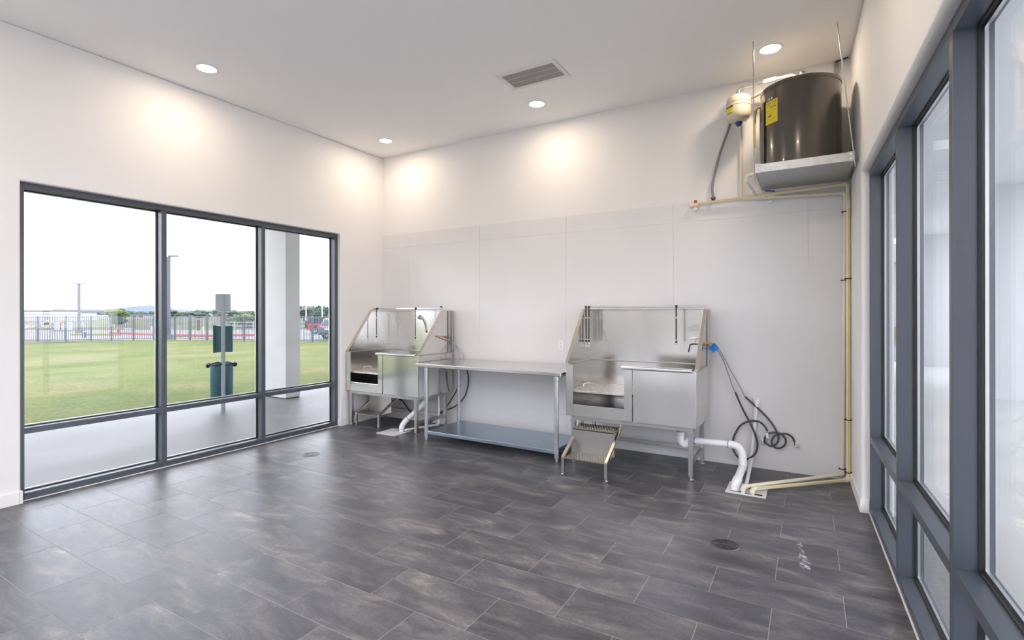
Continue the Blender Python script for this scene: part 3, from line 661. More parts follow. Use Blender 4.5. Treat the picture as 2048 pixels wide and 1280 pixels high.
tapeflag([ony(1407, 690, 5.13), ony(1412, 697, 5.15), ony(1405.5, 703, 5.15), ony(1405, 697, 5.13)], 'small blue tape flag seen behind the right tub frame edge')

# ================================================================== WALL OUTLET
c = ony(1122.5, 690, YB)
t = thing('wall_outlet', 'white double power outlet on the wall above the table', 'outlet', (c.x, YB - .0035, c.z))
MB().box(-.036, -.006, -.058, .036, 0, .058).build('cover_plate', 'plastic', t, bevel=.002)
for z in (-.022, .022):
    s = MB().prism([(.014 * math.cos(a) * 1.05, z + .0165 * math.sin(a)) for a in [i * math.pi / 10 for i in range(20)]], 'y', -.0078, -.005).build('socket', 'plastic', t)
    MB().box(-.007, -.0081, z + .001, -.005, -.0075, z + .009).box(.005, -.0081, z + .001, .007, -.0075, z + .009).box(-.0025, -.0081, z - .010, .0025, -.0075, z - .005).build('slots', 'ink', s)

# ================================================================== FLOOR DRAINS
def drain(c, label):
    t = thing('floor_drain', label, 'drain', (c[0], c[1], 0), math.radians(28), 'round floor drains')
    R = .089
    MB().lathe([(R - .008, .0005), (R - .007, .0032), (R - .002, .0032), (R, .0004)], n=48).build('rim', 'drain', t, smooth=40)
    MB().lathe([(0, .0004), (R - .007, .0004)], n=48).build('sump', 'dark', t)
    def sector(m, ra, rb, a0, a1, z0, z1, n=8):
        vs = []
        for z in (z0, z1):
            for r in (ra, rb):
                for i in range(n + 1):
                    a = a0 + (a1 - a0) * i / n; vs.append((r * math.cos(a), r * math.sin(a), z))
        k = n + 1; fs = []
        for i in range(n):
            fs += [(2 * k + i, 2 * k + i + 1, 3 * k + i + 1, 3 * k + i), (i, k + i, k + i + 1, i + 1), (k + i, 3 * k + i, 3 * k + i + 1, k + i + 1), (i, i + 1, 2 * k + i + 1, 2 * k + i)]
        m.add(vs, fs)
    g = MB(); pl = MB()
    for s in range(4):
        a0 = -math.pi / 4 + s * math.pi / 2
        if s % 2 == 0:
            for k in range(7):
                r = .016 + k * .0097; sector(g, r, r + .0045, a0, a0 + math.pi / 2, .0006, .0028)
        else: sector(pl, .010, R - .008, a0, a0 + math.pi / 2, .0006, .0022)
    for s in range(8):
        a = s * math.pi / 4; g.bar((.008 * math.cos(a), .008 * math.sin(a), .0018), ((R - .009) * math.cos(a), (R - .009) * math.sin(a), .0018), .0028, .0026)
    g.lathe([(.013, .0006), (.013, .0031), (0, .0031)], n=16)
    g.build('grate', 'drain', t); pl.build('solid_quadrants', 'draind', t)
drain((-4.562, 3.542), 'round metal floor drain near the big left window')
drain((-.466, 3.512), 'round metal floor drain near the right window')

# chalky plaster smear left on the tiles by the right window
def smearmat():
    m, nt, b = newmat('plaster_smear'); N = nt.nodes.new; L = nt.links.new
    b.inputs['Base Color'].default_value = (.62, .63, .65, 1); b.inputs['Roughness'].default_value = .9
    tc = N('ShaderNodeTexCoord'); n = N('ShaderNodeTexNoise'); n.inputs['Scale'].default_value = 26; n.inputs['Detail'].default_value = 6; L(tc.outputs['Object'], n.inputs['Vector'])
    mr = N('ShaderNodeMapRange'); mr.inputs['From Min'].default_value = .44; mr.inputs['From Max'].default_value = .66; mr.inputs['To Max'].default_value = .75; L(n.outputs['Fac'], mr.inputs['Value']); L(mr.outputs[0], b.inputs['Alpha'])
    return m
M['smear'] = smearmat()
L_ = [(1592, 1086), (1603, 1084), (1605, 1095), (1612, 1112), (1622, 1130), (1620, 1142), (1610, 1140), (1598, 1132), (1596, 1118), (1600, 1102)]
o = MB().add([onz(x, y, .0008) for x, y in L_], [list(range(len(L_)))]).build('plaster_smear', 'smear'); o['kind'] = 'stuff'
tag(o, 'chalky white plaster smear on the dark floor tiles near the right window', 'stain')

# ================================================================== WATER HEATER CORNER
t = thing('heater_platform', 'galvanised steel platform hung from rods under the water heater', 'shelf', (-.025, 5.05, 2.675))
x0, x1, y0, y1, z0, z1 = -.378, .312, 4.700, 5.400, 2.678, 2.746
MB().box(x0, y0, z0, x1, y1, z0 + .004).build('pan', 'galv', t, world=True)
MB().box(x0, y0 - .002, z0, x1, y0 + .002, z1).build('front_apron', 'galv', t, world=True)
MB().box(x0 - .002, y0, z0, x0 + .002, y1, z1).build('side_apron', 'galv', t, world=True)
MB().box(x1 - .002, y0, z0, x1 + .002, y1, z1).build('side_apron', 'galv', t, world=True)
for x, s in ((x0, 1), (x1, -1)):
    b = MB().box(x - .004 * s, y0 - .005, z0 - .004, x + .040 * s, y0 - .002, z1 + .004).build('corner_bracket', 'galv', t, bevel=.001, world=True)
    rv = MB()
    for z in (z0 + .018, z1 - .016): rv.lathe([(.007, 0), (.006, -.004), (0, -.005)], (x + .020 * s, y0 - .005, z), 8, 'y')
    rv.build('bolts', 'chrome', b, world=True, kind='stuff')
MB().tube([(-.391, 4.690, 2.595), (-.391, 4.660, ZC)], .0045, 8).build('hanger_rod', 'galv', t, smooth=60, world=True)
MB().tube([(.318, 4.694, 2.625), (.200, 4.680, ZC)], .0045, 8).build('hanger_rod', 'galv', t, smooth=60, world=True)
st = MB().box(.205, 5.392, 2.75, .240, 5.396, 3.765).build('hanger_strap', 'galv', t, world=True)
MB().bar((.215, 5.36, 3.745), (.310, 5.32, 3.745), .012, .012).build('strap_bolt', 'draind', t, world=True)
# tank
HC, HR, HT = Vector((-.057, 5.05, 0)), .305, 3.447
t = thing('water_heater', 'squat grey water heater tank on the hung platform in the corner', 'water heater', (HC.x, HC.y, z0 + .004))
MB().lathe([(0, 2.684), (HR - .008, 2.684), (HR, 2.692), (HR, HT - .012), (HR - .004, HT), (HR - .02, HT + .004), (0, HT + .012)], HC, 72).build('tank', 'heater', t, smooth=30, world=True)
MB().lathe([(HR + .0005, HT - .030), (HR + .003, HT - .028), (HR + .003, HT - .002), (HR - .004, HT + .003)], HC, 72).build('top_band', 'heater', t, smooth=30, world=True)
sc = MB()
for a in (200, 232, 262, 290, 320): sc.lathe([(.007, 0), (.006, .003), (0, .005)], HC + Vector(((HR + .003) * math.cos(math.radians(a)), (HR + .003) * math.sin(math.radians(a)), HT - .015)), 8)
sc.build('band_screws', 'chrome', t, world=True)
def oncyl(px, py, r=HR):
    d = ray(px, py); ex, ey = d.x, d.y; cx, cy = -HC.x, -HC.y
    A = ex * ex + ey * ey; B = 2 * (ex * cx + ey * cy); C = cx * cx + cy * cy - r * r
    tt = (-B - math.sqrt(max(0, B * B - 4 * A * C))) / (2 * A); return CAMP + d * tt
def wrap(vs, aC, zC, r): return [HC + Vector((r * math.cos(aC + v.x / r), r * math.sin(aC + v.x / r), zC + v.y)) for v in vs]
tl, tr, br, bl = (oncyl(*p) for p in ((1531.5, 208), (1554.7, 195.3), (1556, 240.6), (1532.5, 252.8)))
ang = lambda p: math.atan2(p.y - HC.y, p.x - HC.x)
aL, aR_ = (ang(tl) + ang(bl)) / 2, (ang(tr) + ang(br)) / 2
if aL > 0: aL -= 2 * math.pi
if aR_ > 0: aR_ -= 2 * math.pi
zt, zb = (tl.z + tr.z) / 2, (bl.z + br.z) / 2
lw, lh = (aR_ - aL) * HR, zt - zb; aM, zM = (aL + aR_) / 2, (zt + zb) / 2
def patch(w, h, r, nx=10, ox=0, oy=0):
    vs = [Vector((ox - w / 2 + w * i / nx, oy + s * h / 2, 0)) for s in (-1, 1) for i in range(nx + 1)]
    return wrap(vs, aM, zM, r), [(i, i + 1, nx + 2 + i, nx + 1 + i) for i in range(nx)]
lab = MB().add(*patch(lw, lh, HR + .0015)).build('energy_label', 'yellow', t, world=True)
pr = MB()
vs, fs = textmesh('ENERGYGUIDE', .030); wtx = max(v.x for v in vs) - min(v.x for v in vs); k = lw * .84 / wtx
pr.add(wrap([Vector((v.x * k, v.y * k * 1.25 + lh * .40, 0)) for v in vs], aM, zM, HR + .0022), fs)
vs, fs = textmesh('$278', .030); k = 1.0
pr.add(wrap([Vector((v.x * .9 + lw * .18, v.y * .9 + lh * .19, 0)) for v in vs], aM, zM, HR + .0022), fs)
for (w_, h_, ox, oy) in ((lw * .78, .0016, .0, lh * .29), (lw * .82, .0022, 0, lh * .06), (lw * .10, .014, -lw * .17, -lh * .16), (lw * .10, .014, -lw * .04, -lh * .16), (lw * .06, .008, -lw * .12, lh * .30), (lw * .7, .0014, 0, -lh * .30), (lw * .7, .0014, 0, -lh * .36), (lw * .5, .0014, .1 * lw, -lh * .06)):
    pr.add(*patch(w_, h_, HR + .0022, 6, ox, oy))
pr.build('label_print', 'ink', lab, world=True)
ps = MB()
for ox in (-lw * .16, lw * .07): ps.add(*patch(.012, .016, HR + .0015, 3, ox, lh * .60))
ps.build('white_arrows', 'white', t, world=True)
# side access panel and relief valve on the tank's left
a0, a1 = math.radians(183), math.radians(212)
MB().lathe([(HR + .002, 2.74), (HR + .012, 2.745), (HR + .012, 3.33), (HR + .002, 3.335)], HC, 12, 'z', a0, a1).build('access_panel', 'heater', t, smooth=30, world=True)
pL = HC + Vector((-(HR + .02), -.04, 0))
MB().tube(crv([pL + Vector((.02, 0, 3.34)), pL + Vector((-.012, 0, 3.33)), pL + Vector((-.026, -.005, 3.28)), pL + Vector((-.028, -.005, 3.20))], 6), .012, 10).build('relief_valve', 'brass', t, smooth=60, world=True)
MB().tube([pL + Vector((-.028, -.005, 3.21)), pL + Vector((-.028, -.005, 2.98))], .0085, 10).build('relief_tube', 'cpvcy', t, smooth=60, world=True)
# nipples on top
tp = HC + Vector((.015, -.12, 0))
MB().tube([tp + Vector((0, 0, HT)), tp + Vector((0, 0, HT + .085))], .018, 14).build('cold_nipple', 'plastic', t, smooth=50, world=True)
MB().lathe([(.020, 0), (.027, .006), (.027, .030), (.020, .036), (0, .036)], tp + Vector((0, 0, HT + .082)), 16).build('union_nut', 'chrome', t, smooth=40, world=True)
MB().tube(crv([HC + Vector((-.17, -.06, HT)), HC + Vector((-.14, -.07, HT + .05)), HC + Vector((-.09, -.08, HT + .055)), HC + Vector((-.04, -.09, HT + .02))], 6), .007, 8).build('power_lead', 'black', t, smooth=60, world=True)
# expansion tank and its pipes
EC = Vector((-.562, 5.20, 0))
t = thing('expansion_tank', 'small cream expansion tank with blue valve cap beside the water heater', 'tank', (EC.x, EC.y, 3.28))
R = .108
MB().lathe([(0, 3.302), (.040, 3.304), (.078, 3.318), (.100, 3.345), (R, 3.385), (R, 3.442), (R + .003, 3.444), (R + .003, 3.450), (R, 3.452), (R, 3.476), (R + .003, 3.478), (R + .003, 3.484), (R, 3.486), (R - .002, 3.515), (.096, 3.536), (.070, 3.550), (.03, 3.556), (0, 3.556)], EC, 44).build('vessel', 'tank', t, smooth=50, world=True)
MB().lathe([(0, 3.270), (.020, 3.270), (.030, 3.286), (.034, 3.304), (0, 3.304)], EC, 20).build('valve_cap', 'blue', t, smooth=40, world=True)
la = math.radians(228)
def epatch(w_, h_, z, r, nx=6):
    return [EC + Vector((r * math.cos(la + (-w_ / 2 + w_ * i / nx) / r), r * math.sin(la + (-w_ / 2 + w_ * i / nx) / r), z + s * h_ / 2)) for s in (-1, 1) for i in range(nx + 1)], [(i, i + 1, nx + 2 + i, nx + 1 + i) for i in range(nx)]
lb = MB().add(*epatch(.082, .066, 3.405, R + .0012)).build('warning_label', 'yellow', t, world=True)
pb = MB().add(*epatch(.082, .014, 3.431, R + .0018)).add(*epatch(.080, .003, 3.373, R + .0018)).build('label_print', 'ink', lb, world=True)
vs, fs = textmesh('WARNING', .010)
MB().add([EC + Vector(((R + .0022) * math.cos(la + v.x / R), (R + .0022) * math.sin(la + v.x / R), 3.431 + v.y)) for v in vs], fs).build('label_letters', 'yellow', lb, world=True)
# hot / cold lines over the tank
t = thing('heater_supply_pipe', 'white and silver pipe over the expansion tank to the heater top', 'pipe', (-.562, 5.2, 3.59))
MB().tube(crv([(EC.x, EC.y, 3.552), (EC.x, EC.y, 3.595), (EC.x + .02, EC.y, 3.615), (EC.x + .05, EC.y - .002, 3.62)], 6), .018, 12).build('elbow', 'galv', t, smooth=50, world=True)
MB().tube([(EC.x + .045, EC.y - .002, 3.62), (-.335, 5.16, 3.618)], .0135, 12).build('pipe', 'spacer', t, smooth=50, world=True)
MB().tube([(-.345, 5.162, 3.618), (-.245, 5.14, 3.616)], .021, 12).build('coupling', 'plastic', t, smooth=50, world=True)
MB().tube([(-.255, 5.142, 3.616), (-.12, 5.11, 3.605), (-.06, 5.10, 3.56), (-.06, 5.10, HT)], .0135, 12).build('pipe', 'cpvc', t, smooth=50, world=True)
def pipe(label, pts, r=.0145, m='cpvc', stripe=None, fit=True, name='water_pipe'):
    P = [Vector(p) for p in pts]; t = thing(name, label, 'pipe', P[0], 0, 'cream water pipes')
    MB().tube(P, r, 14).build('pipe', m, t, smooth=60, world=True) if len(P) == 2 else None
    if len(P) > 2:
        for i in range(len(P) - 1): MB().tube([P[i], P[i + 1]], r, 14).build('pipe', m, t, smooth=60, world=True)
    if fit:
        for i in range(1, len(P) - 1):
            a = P[i] + (P[i - 1] - P[i]).normalized() * .035; b = P[i] + (P[i + 1] - P[i]).normalized() * .035
            MB().tube(crv([a, P[i] * .6 + a * .4, P[i] * .6 + b * .4, b], 4), r + .005, 12).build('elbow', m, t, smooth=60, world=True)
    if stripe:
        for i in range(len(P) - 1):
            d = (P[i + 1] - P[i]).normalized(); o = Vector(stripe); o = (o - d * o.dot(d)).normalized() * (r - .0012)
            a, b = P[i] + d * .04, P[i + 1] - d * .04
            MB().tube([a + o, b + o], .0042, 6).build('yellow_stripe', 'cpvcy', t, smooth=60, world=True)
    return t
pipe('cream pipe from the heater down beside the expansion tank to the lower line', [(-.36, 5.20, 3.545), (-.545, 5.345, 3.535), (-.562, 5.37, 3.48), (-.557, 5.37, 2.63)], .0145)
yp = 5.372
p1 = pipe('long upper cream pipe with yellow stripe and red cap running down into the corner', [(-1.013, yp, 2.604), (.302, 5.345, 2.640), (.306, 5.310, 2.45), (.305, 5.300, .034), (-.395, 4.60, .045), (-.400, 4.592, .004)], .0145, stripe=(0, -1, .5))
p2 = pipe('lower cream pipe below the heater running down the corner to the floor sink', [(-.557, yp, 2.610), (.288, yp, 2.566), (.290, yp, 2.45), (.264, yp, .055), (-.462, 4.575, .060), (-.467, 4.565, .004)], .0155)
MB().lathe([(0, 0), (.013, 0), (.013, .028), (0, .028)], (-.985, yp, 2.618), 10).build('red_cap', 'red', p1, world=True)
MB().tube([(-1.04, yp, 2.592), (-.955, yp, 2.596)], .020, 12).build('tee', 'cpvc', p1, smooth=50, world=True)
for p, z in ((p1, 2.586), (p2, 2.560)): pass
def flange(p, x, z): MB().lathe([(0, .034), (.036, .034), (.036, .024), (.020, .020), (.018, -.01), (0, -.01)], (x, YB - .036, z), 20, 'y').build('wall_flange', 'plastic', p, smooth=40, world=True)
flange(p1, -.985, 2.562); flange(p2, -.308, 2.556)
MB().tube([(-.36, yp, 2.600), (-.27, yp, 2.596)], .023, 12).build('ball_valve', 'cpvc', p2, smooth=50, world=True)
MB().bar((-.35, yp - .02, 2.660), (-.265, yp - .03, 2.645), .016, .012).build('valve_handle', 'blue', p2, bevel=.004, world=True)
MB().cyl((-.315, yp, 2.60), (-.315, yp - .015, 2.652), .009, 8).build('valve_stem', 'plastic', p2, world=True)
def clamp(p, c):
    MB().tube([Vector(c) + Vector((.020 * math.cos(a), .020 * math.sin(a), 0)) for a in [i * math.pi / 6 for i in range(12)]], .004, 6, closed=True).box(c[0] - .03, c[1] - .004, c[2] - .004, c[0] + .03, c[1] + .02, c[2] + .004).build('pipe_clamp', 'black', p, world=True)
for z in (1.80, .56): clamp(p1, (.306, 5.305, z))
clamp(p1, (.305, 5.30, .10))
for z in (2.40, 1.79, .105): clamp(p2, (.264 + .026 * (z / 2.45), yp, z))
# small drain line off the pan
t = thing('pan_drain', 'short cream pan drain elbow left of the heater platform', 'pipe', (-.44, 4.75, 2.60))
MB().tube(crv([(-.378, 4.80, 2.690), (-.43, 4.80, 2.690), (-.452, 4.80, 2.683), (-.460, 4.80, 2.66), (-.460, 4.80, 2.63)], 6), .015, 12).build('elbow', 'cpvc', t, smooth=60, world=True)
MB().tube([(-.460, 4.80, 2.655), (-.43, 5.36, 2.63)], .012, 10).build('pipe', 'cpvc', t, smooth=60, world=True)
MB().tube([(-.40, 4.80, 2.690), (-.392, 4.80, 2.690)], .019, 12).build('yellow_collar', 'cpvcy', t, smooth=60, world=True)
# grey flexible conduit
t = thing('flexible_conduit', 'grey flexible conduit curving from the expansion tank down to the wall', 'conduit', (-.813, 5.36, 2.65))
MB().tube(crv([ony(*(1360 + u / 3.368, 40 + v / 3.368), 5.365) for u, v in ((338, 700), (318, 760), (285, 850), (258, 940), (235, 1030), (219, 1110), (218, 1160), (224, 1192))] + [ony(1426.5, 396, 5.40)], 6), .0125, 10).build('conduit', 'greyc', t, smooth=60, world=True)
q = ony(1427, 397, YB); MB().lathe([(.014, -.004), (.022, -.006), (.022, -.014), (.013, -.016)], (q.x, YB, q.z), 16, 'y').build('conduit_nut', 'draind', t, smooth=40, world=True)

# ================================================================== OUTSIDE: LEFT
GZ = -.5
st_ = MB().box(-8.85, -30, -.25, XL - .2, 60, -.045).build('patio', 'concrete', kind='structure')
lw_ = MB()
# lawn slopes gently down from the patio, then lies flat
yy = [-60, -30, -15, -5, 0, 5, 10, 15, 20, 30, 45, 70, 120]
xx = [-8.85, -9.2, -12, -16, -20, -25, -31, -44]
def lz(x):
    k = min(1, max(0, (-x - 9.0) / 19.0)); return -.055 + (GZ + .055) * k
vs = [(x, y, lz(x)) for x in xx for y in yy]; n = len(yy)
lw_.add(vs, [(i * n + j, (i + 1) * n + j, (i + 1) * n + j + 1, i * n + j + 1) for i in range(len(xx) - 1) for j in range(n - 1)]).build('lawn', 'grass', kind='structure')
# far ground
a = []
MB().add([(-44, -400, GZ - .012), (-44, 900, GZ - .012), (-1500, 900, GZ - .012), (-1500, -400, GZ - .012)], [(0, 1, 2, 3)]).build('far_field', 'field', kind='structure')
MB().add([(-31, 30, GZ - .02), (-44, 30, GZ - .02), (-44, 900, GZ - .02), (60, 900, GZ - .02), (60, 75, GZ - .02), (-10, 75, GZ - .02)], [(0, 1, 2, 3, 4, 5)]).build('far_ground', 'field', kind='structure')
# road beyond the fence: a band facing the view
def band(name, d0, d1, z, m, x0=-900, x1=1500):
    pts = [far(x0, d0, z), far(x1, d0, z), far(x1, d1, z), far(x0, d1, z)]
    MB().add(pts + [p - Vector((0, 0, .06)) for p in pts], [(0, 1, 2, 3), (7, 6, 5, 4), (0, 4, 5, 1), (1, 5, 6, 2), (2, 6, 7, 3), (3, 7, 4, 0)]).build(name, m, kind='structure')
band('road', 38.6, 62, GZ + .012, 'road'); band('verge', 43, 49, GZ + .03, 'grass', 330, 420); band('verge', 46, 50, GZ + .03, 'grass', 140, 240)
# red kerbs
def kerb(pts, label):
    o = MB()
    for a, b in zip(pts[:-1], pts[1:]): o.bar(far(*a, GZ + .09), far(*b, GZ + .09), .30, .20)
    tag(o.build('red_kerb', 'redpaint'), label, 'kerb', 'red kerbs')
kerb([(222, 49), (255, 48.5), (316, 45.5)], 'red painted kerb beyond the fence in the left window bay')
kerb([(334, 45), (420, 43.3), (436, 43)], 'red painted kerb beyond the fence left of the pet waste post')
kerb([(455, 44), (520, 45)], 'red painted kerb beyond the fence right of the pet waste post')
# column and the patio roof it carries; the neighbouring part of the building beyond the back wall
MB().box(XL - .2, YB + .15, -.1, .50, 15, 4.2).build('building_wing', 'wing', kind='structure')
MB().box(-9.2, -8, 3.95, XL - .2, 12, 4.2).build('patio_roof', 'stuccow', kind='structure')
t = thing('patio_column', 'white stucco column standing on the patio outside the third window bay', 'column', (-8.5, 5.92, -.045))
MB().box(-8.95, 5.77, -.03, -8.112, 6.065, 3.95).build('shaft', 'stucco', t, world=True, bevel=.006)
MB().box(-8.94, 5.78, -.045, -8.122, 6.055, -.03).build('base_joint', 'dark', t, world=True)
# pet waste station
def station(p, rz, label, k=1.0, simple=False):
    t = thing('pet_waste_station', label, 'waste station', p, rz, 'pet waste stations')
    B = lambda n, m, bv, *b: MB().box(*[q * k for q in b]).build(n, m, t, bevel=bv)
    post = MB().prism([(-.030 * k, .012 * k), (-.030 * k, .008 * k), (-.012 * k, .008 * k), (-.008 * k, -.016 * k), (.008 * k, -.016 * k), (.012 * k, .008 * k), (.030 * k, .008 * k), (.030 * k, .012 * k), (.014 * k, .012 * k), (.010 * k, -.011 * k), (-.010 * k, -.011 * k), (-.014 * k, .012 * k)], 'z', 0, 1.83 * k).build('post', 'signback', t)
    if not simple:
        hl = MB()
        for i in range(70): hl.lathe([(.0045, 0), (0, -.0004)], (0, -.0163, .05 + i * .0254), 8, 'y')
        hl.build('post_holes', 'dark', post)
    # sign seen from behind, rounded corners
    w_, h_, c = .108 * k, .138 * k, .022 * k; zc = 1.72 * k
    poly = []
    for sx, sz, a0 in ((1, 1, 0), (-1, 1, 90), (-1, -1, 180), (1, -1, 270)):
        for a in (0, 30, 60, 90): poly.append((sx * (w_ - c) + c * math.cos(math.radians(a0 + a)), zc + sz * (h_ - c) + c * math.sin(math.radians(a0 + a))))
    MB().prism(poly, 'y', .013 * k, .016 * k).build('sign_plate', 'signback', t)
    bx = MB().box(-.135 * k, .016 * k, .935 * k, .130 * k, .115 * k, 1.355 * k).build('bag_dispenser', 'teal', t, bevel=.008)
    B('dispenser_flange', 'teal', 0, -.140, .016, .93, -.090, .030, 1.36)
    MB().lathe([(0, .19 * k), (.150 * k, .19 * k), (.158 * k, .20 * k), (.165 * k, .735 * k), (.170 * k, .74 * k), (.170 * k, .752 * k), (.155 * k, .752 * k), (.150 * k, .30 * k), (0, .30 * k)], (-.035 * k, .19 * k, 0), 36).build('bin', 'teal', t, smooth=40)
    rim = [(-.035 * k + .178 * k * math.cos(a) * (1 + .04 * math.sin(5 * a)), .19 * k + .178 * k * math.sin(a), .742 * k + .012 * k * math.sin(7 * a)) for a in [i * math.pi / 16 for i in range(32)]]
    MB().tube(rim, .012 * k, 7, closed=True).build('bag_liner', 'black', t, smooth=60)
    MB().blob((-.225 * k, .19 * k, .715 * k), (.03 * k, .03 * k, .035 * k), 2, .15, 3).blob((.155 * k, .17 * k, .72 * k), (.03 * k, .03 * k, .035 * k), 2, .15, 5).build('bag_knots', 'black', t)
    return t
station(Vector((-7.945, 4.545, -.045)), .97, 'dark green pet waste station on a metal post in front of the middle window bay')
station(far(166.5, 39.2, GZ), YAW + .2, 'distant dark green pet waste station behind the fence', .72, True)
# fence: posts, rails, pickets
t = thing('perimeter_fence', 'dark metal picket fence along the far edge of the lawn', 'fence', far(300, 37, GZ))
FP = [(20, 36.0, 0), (75, 36.4, 0), (132, 36.3, 0), (182, 37.2, 0), (223, 37.6, 0), (267, 37.8, 0), (308, 38, 0), (349.5, 38.2, 0), (380, 38, 0), (414, 37.6, 0), (450, 37.2, 0), (488, 36.8, 0), (532, 36.3, 0), (577, 35.7, 0), (624.7, 35, 0), (676, 34.2, 0), (730, 33.3, 0)]
PP = [far(x, d, GZ) for x, d, _ in FP]
FH = 1.80
for i, p in enumerate(PP):
    MB().box(p.x - .045, p.y - .045, GZ - .05, p.x + .045, p.y + .045, GZ + FH + .06).build('post', 'fence', t, world=True)
    if i == len(PP) - 1: break
    q = PP[i + 1]
    for z in (GZ + .12, GZ + FH - .03): MB().bar(p + Vector((0, 0, z - GZ)), q + Vector((0, 0, z - GZ)), .045, .05).build('rail', 'fence', t, world=True)
    L = (q - p).length; n = max(4, int(L / .125)); pk = MB()
    for j in range(1, n):
        c = p.lerp(q, j / n); pk.box(c.x - .016, c.y - .016, GZ + .10, c.x + .016, c.y + .016, GZ + FH)
    pk.build('pickets', 'fence', t, world=True, kind='stuff')
# lamp posts
def lamppost(px, d, h, label, arm=(.5, -.5)):
    p = far(px, d, GZ); t = thing('parking_lamp_post', label, 'lamp post', p, YAW, 'parking lamp posts')
    MB().box(-.09, -.09, .35, .09, .09, h).build('pole', 'pole', t)
    MB().lathe([(0, 0), (.32, 0), (.32, .38), (0, .38)], n=20).build('concrete_base', 'road', t, smooth=40)
    for a in arm: MB().box(0, -.10, h - .02, a * 1.35, .10, h + .09).build('lamp_head', 'pole', t, bevel=.02)
lamppost(158, 52, 5.05, 'far dark lamp post with two arms behind the fence', (.40, -.40))
lamppost(337.5, 39.3, 6.45, 'tall dark lamp post beside the first window mullion', (.55,))
# hydrant
t = thing('fire_hydrant', 'red fire hydrant beyond the fence', 'hydrant', far(237, 50, GZ))
MB().lathe([(0, 0), (.16, 0), (.16, .05), (.11, .06), (.11, .42), (.14, .44), (.13, .52), (.06, .60), (.03, .66), (0, .66)], n=18).build('barrel', 'redpaint', t, smooth=50)
MB().cyl((-.19, 0, .36), (.19, 0, .36), .055, 12).build('nozzles', 'redpaint', t, smooth=50)
# kerbside boxes, utility cabinet, barrel
for px, d, w_, h_, lb in ((259, 50, .75, .50, 'low white box on the kerb near the red hydrant'), (309, 50, .5, .72, 'white box at the kerb beside the first mullion')):
    p = far(px, d, GZ); o = MB().box(p.x - w_ / 2, p.y - .3, GZ, p.x + w_ / 2, p.y + .3, GZ + h_).box(p.x - w_ / 2 - .04, p.y - .34, GZ + h_, p.x + w_ / 2 + .04, p.y + .34, GZ + h_ + .06).build('kerb_box', 'bldg', bevel=.02); tag(o, lb, 'box')
p = far(127, 58, GZ); t = thing('utility_cabinet', 'grey utility cabinet behind the fence at left', 'cabinet', p, YAW)
MB().box(-.75, -.4, .1, .75, .4, 1.05).build('body', 'stuccog', t, bevel=.03); MB().box(-.85, -.5, 0, .85, .5, .1).build('plinth', 'road', t)
MB().box(-.02, -.42, .15, .02, -.4, 1.0).build('door_seam', 'dark', t)
p = far(125.5, 57.6, GZ + 1.05); t = thing('traffic_barrel', 'orange and white traffic barrel on top of the grey cabinet', 'barrel', p)
MB().lathe([(0, 0), (.30, 0), (.27, .28), (0, .28)], n=18).build('lower_drum', 'orange', t, smooth=40); MB().lathe([(.27, .28), (.25, .42), (.17, .50), (0, .50)], n=18).build('upper_drum', 'white', t, smooth=40)
# rubble
rb = MB(); rr = random.Random(4)
c = far(96, 70, GZ)
for i in range(46):
    u, v = rr.gauss(0, 1.1), rr.gauss(0, .9); s = rr.uniform(.15, .38); rb.blob((c.x + u * 1.3, c.y + v, GZ + s * .5 + max(0, .8 - .4 * (u * u + v * v))), (s, s, s * .7), 1, .2, i)
o = rb.build('rubble_heap', 'rock'); o['kind'] = 'stuff'; tag(o, 'heap of broken stone behind the fence at left', 'rubble')
# white rail fence
t = thing('white_rail_fence', 'white post and rail fence beyond the road', 'fence', far(480, 63, GZ))
for x in range(452, 640, 18):
    p = far(x, 63, GZ); MB().box(p.x - .06, p.y - .06, GZ, p.x + .06, p.y + .06, GZ + 1.0).build('post', 'bldg', t, world=True)
for z in (.45, .92): MB().bar(far(452, 63, GZ + z), far(632, 63, GZ + z), .05, .10).build('rail', 'bldg', t, world=True)
# marker posts
tag(MB().box(*(far(396.5, 60, GZ) - Vector((.12, .12, 0))), *(far(396.5, 60, GZ) + Vector((.12, .12, 1.25)))).build('marker_post', 'bark', bevel=.02), 'dark brown marker post in the weedy field', 'post')
tag(MB().cyl(far(406, 58, GZ), far(406, 58, GZ + .55), .13, 10, .10).build('yellow_bollard', 'yellow', smooth=40), 'short yellow marker by the brown post', 'marker')
# buildings
def building(px, d, w_, h_, dep, m, label, roofm='roof', over=.6, nwin=0):
    p = far(px, d, GZ); t = thing('building', label, 'building', p, YAW)
    MB().box(-w_ / 2, 0, 0, w_ / 2, dep, h_).build('walls', m, t)
    MB().box(-w_ / 2 - over, -over, h_, w_ / 2 + over, dep + over, h_ + .5).build('roof', roofm, t)
    for i in range(nwin):
        x = -w_ / 2 + (i + .5) * w_ / nwin; MB().box(x - w_ / nwin * .3, -.06, h_ * .35, x + w_ / nwin * .3, .02, h_ * .75).build('window', 'carglass', t)
building(66, 150, 15, 2.6, 14, 'bldg', 'long white building at the left edge of the window view', 'roof', .8)
building(80, 138, 9.0, 2.0, 7, 'bldg', 'lower white wing in front of the long white building', 'bldg', .2)
building(172, 210, 17, .9, 12, 'bldgb', 'low blue roofed building behind the far lamp post', 'bldg', .3)
building(268, 205, 8, 1.5, 10, 'bldg', 'small pale house on the horizon', 'roof', .6, 3)
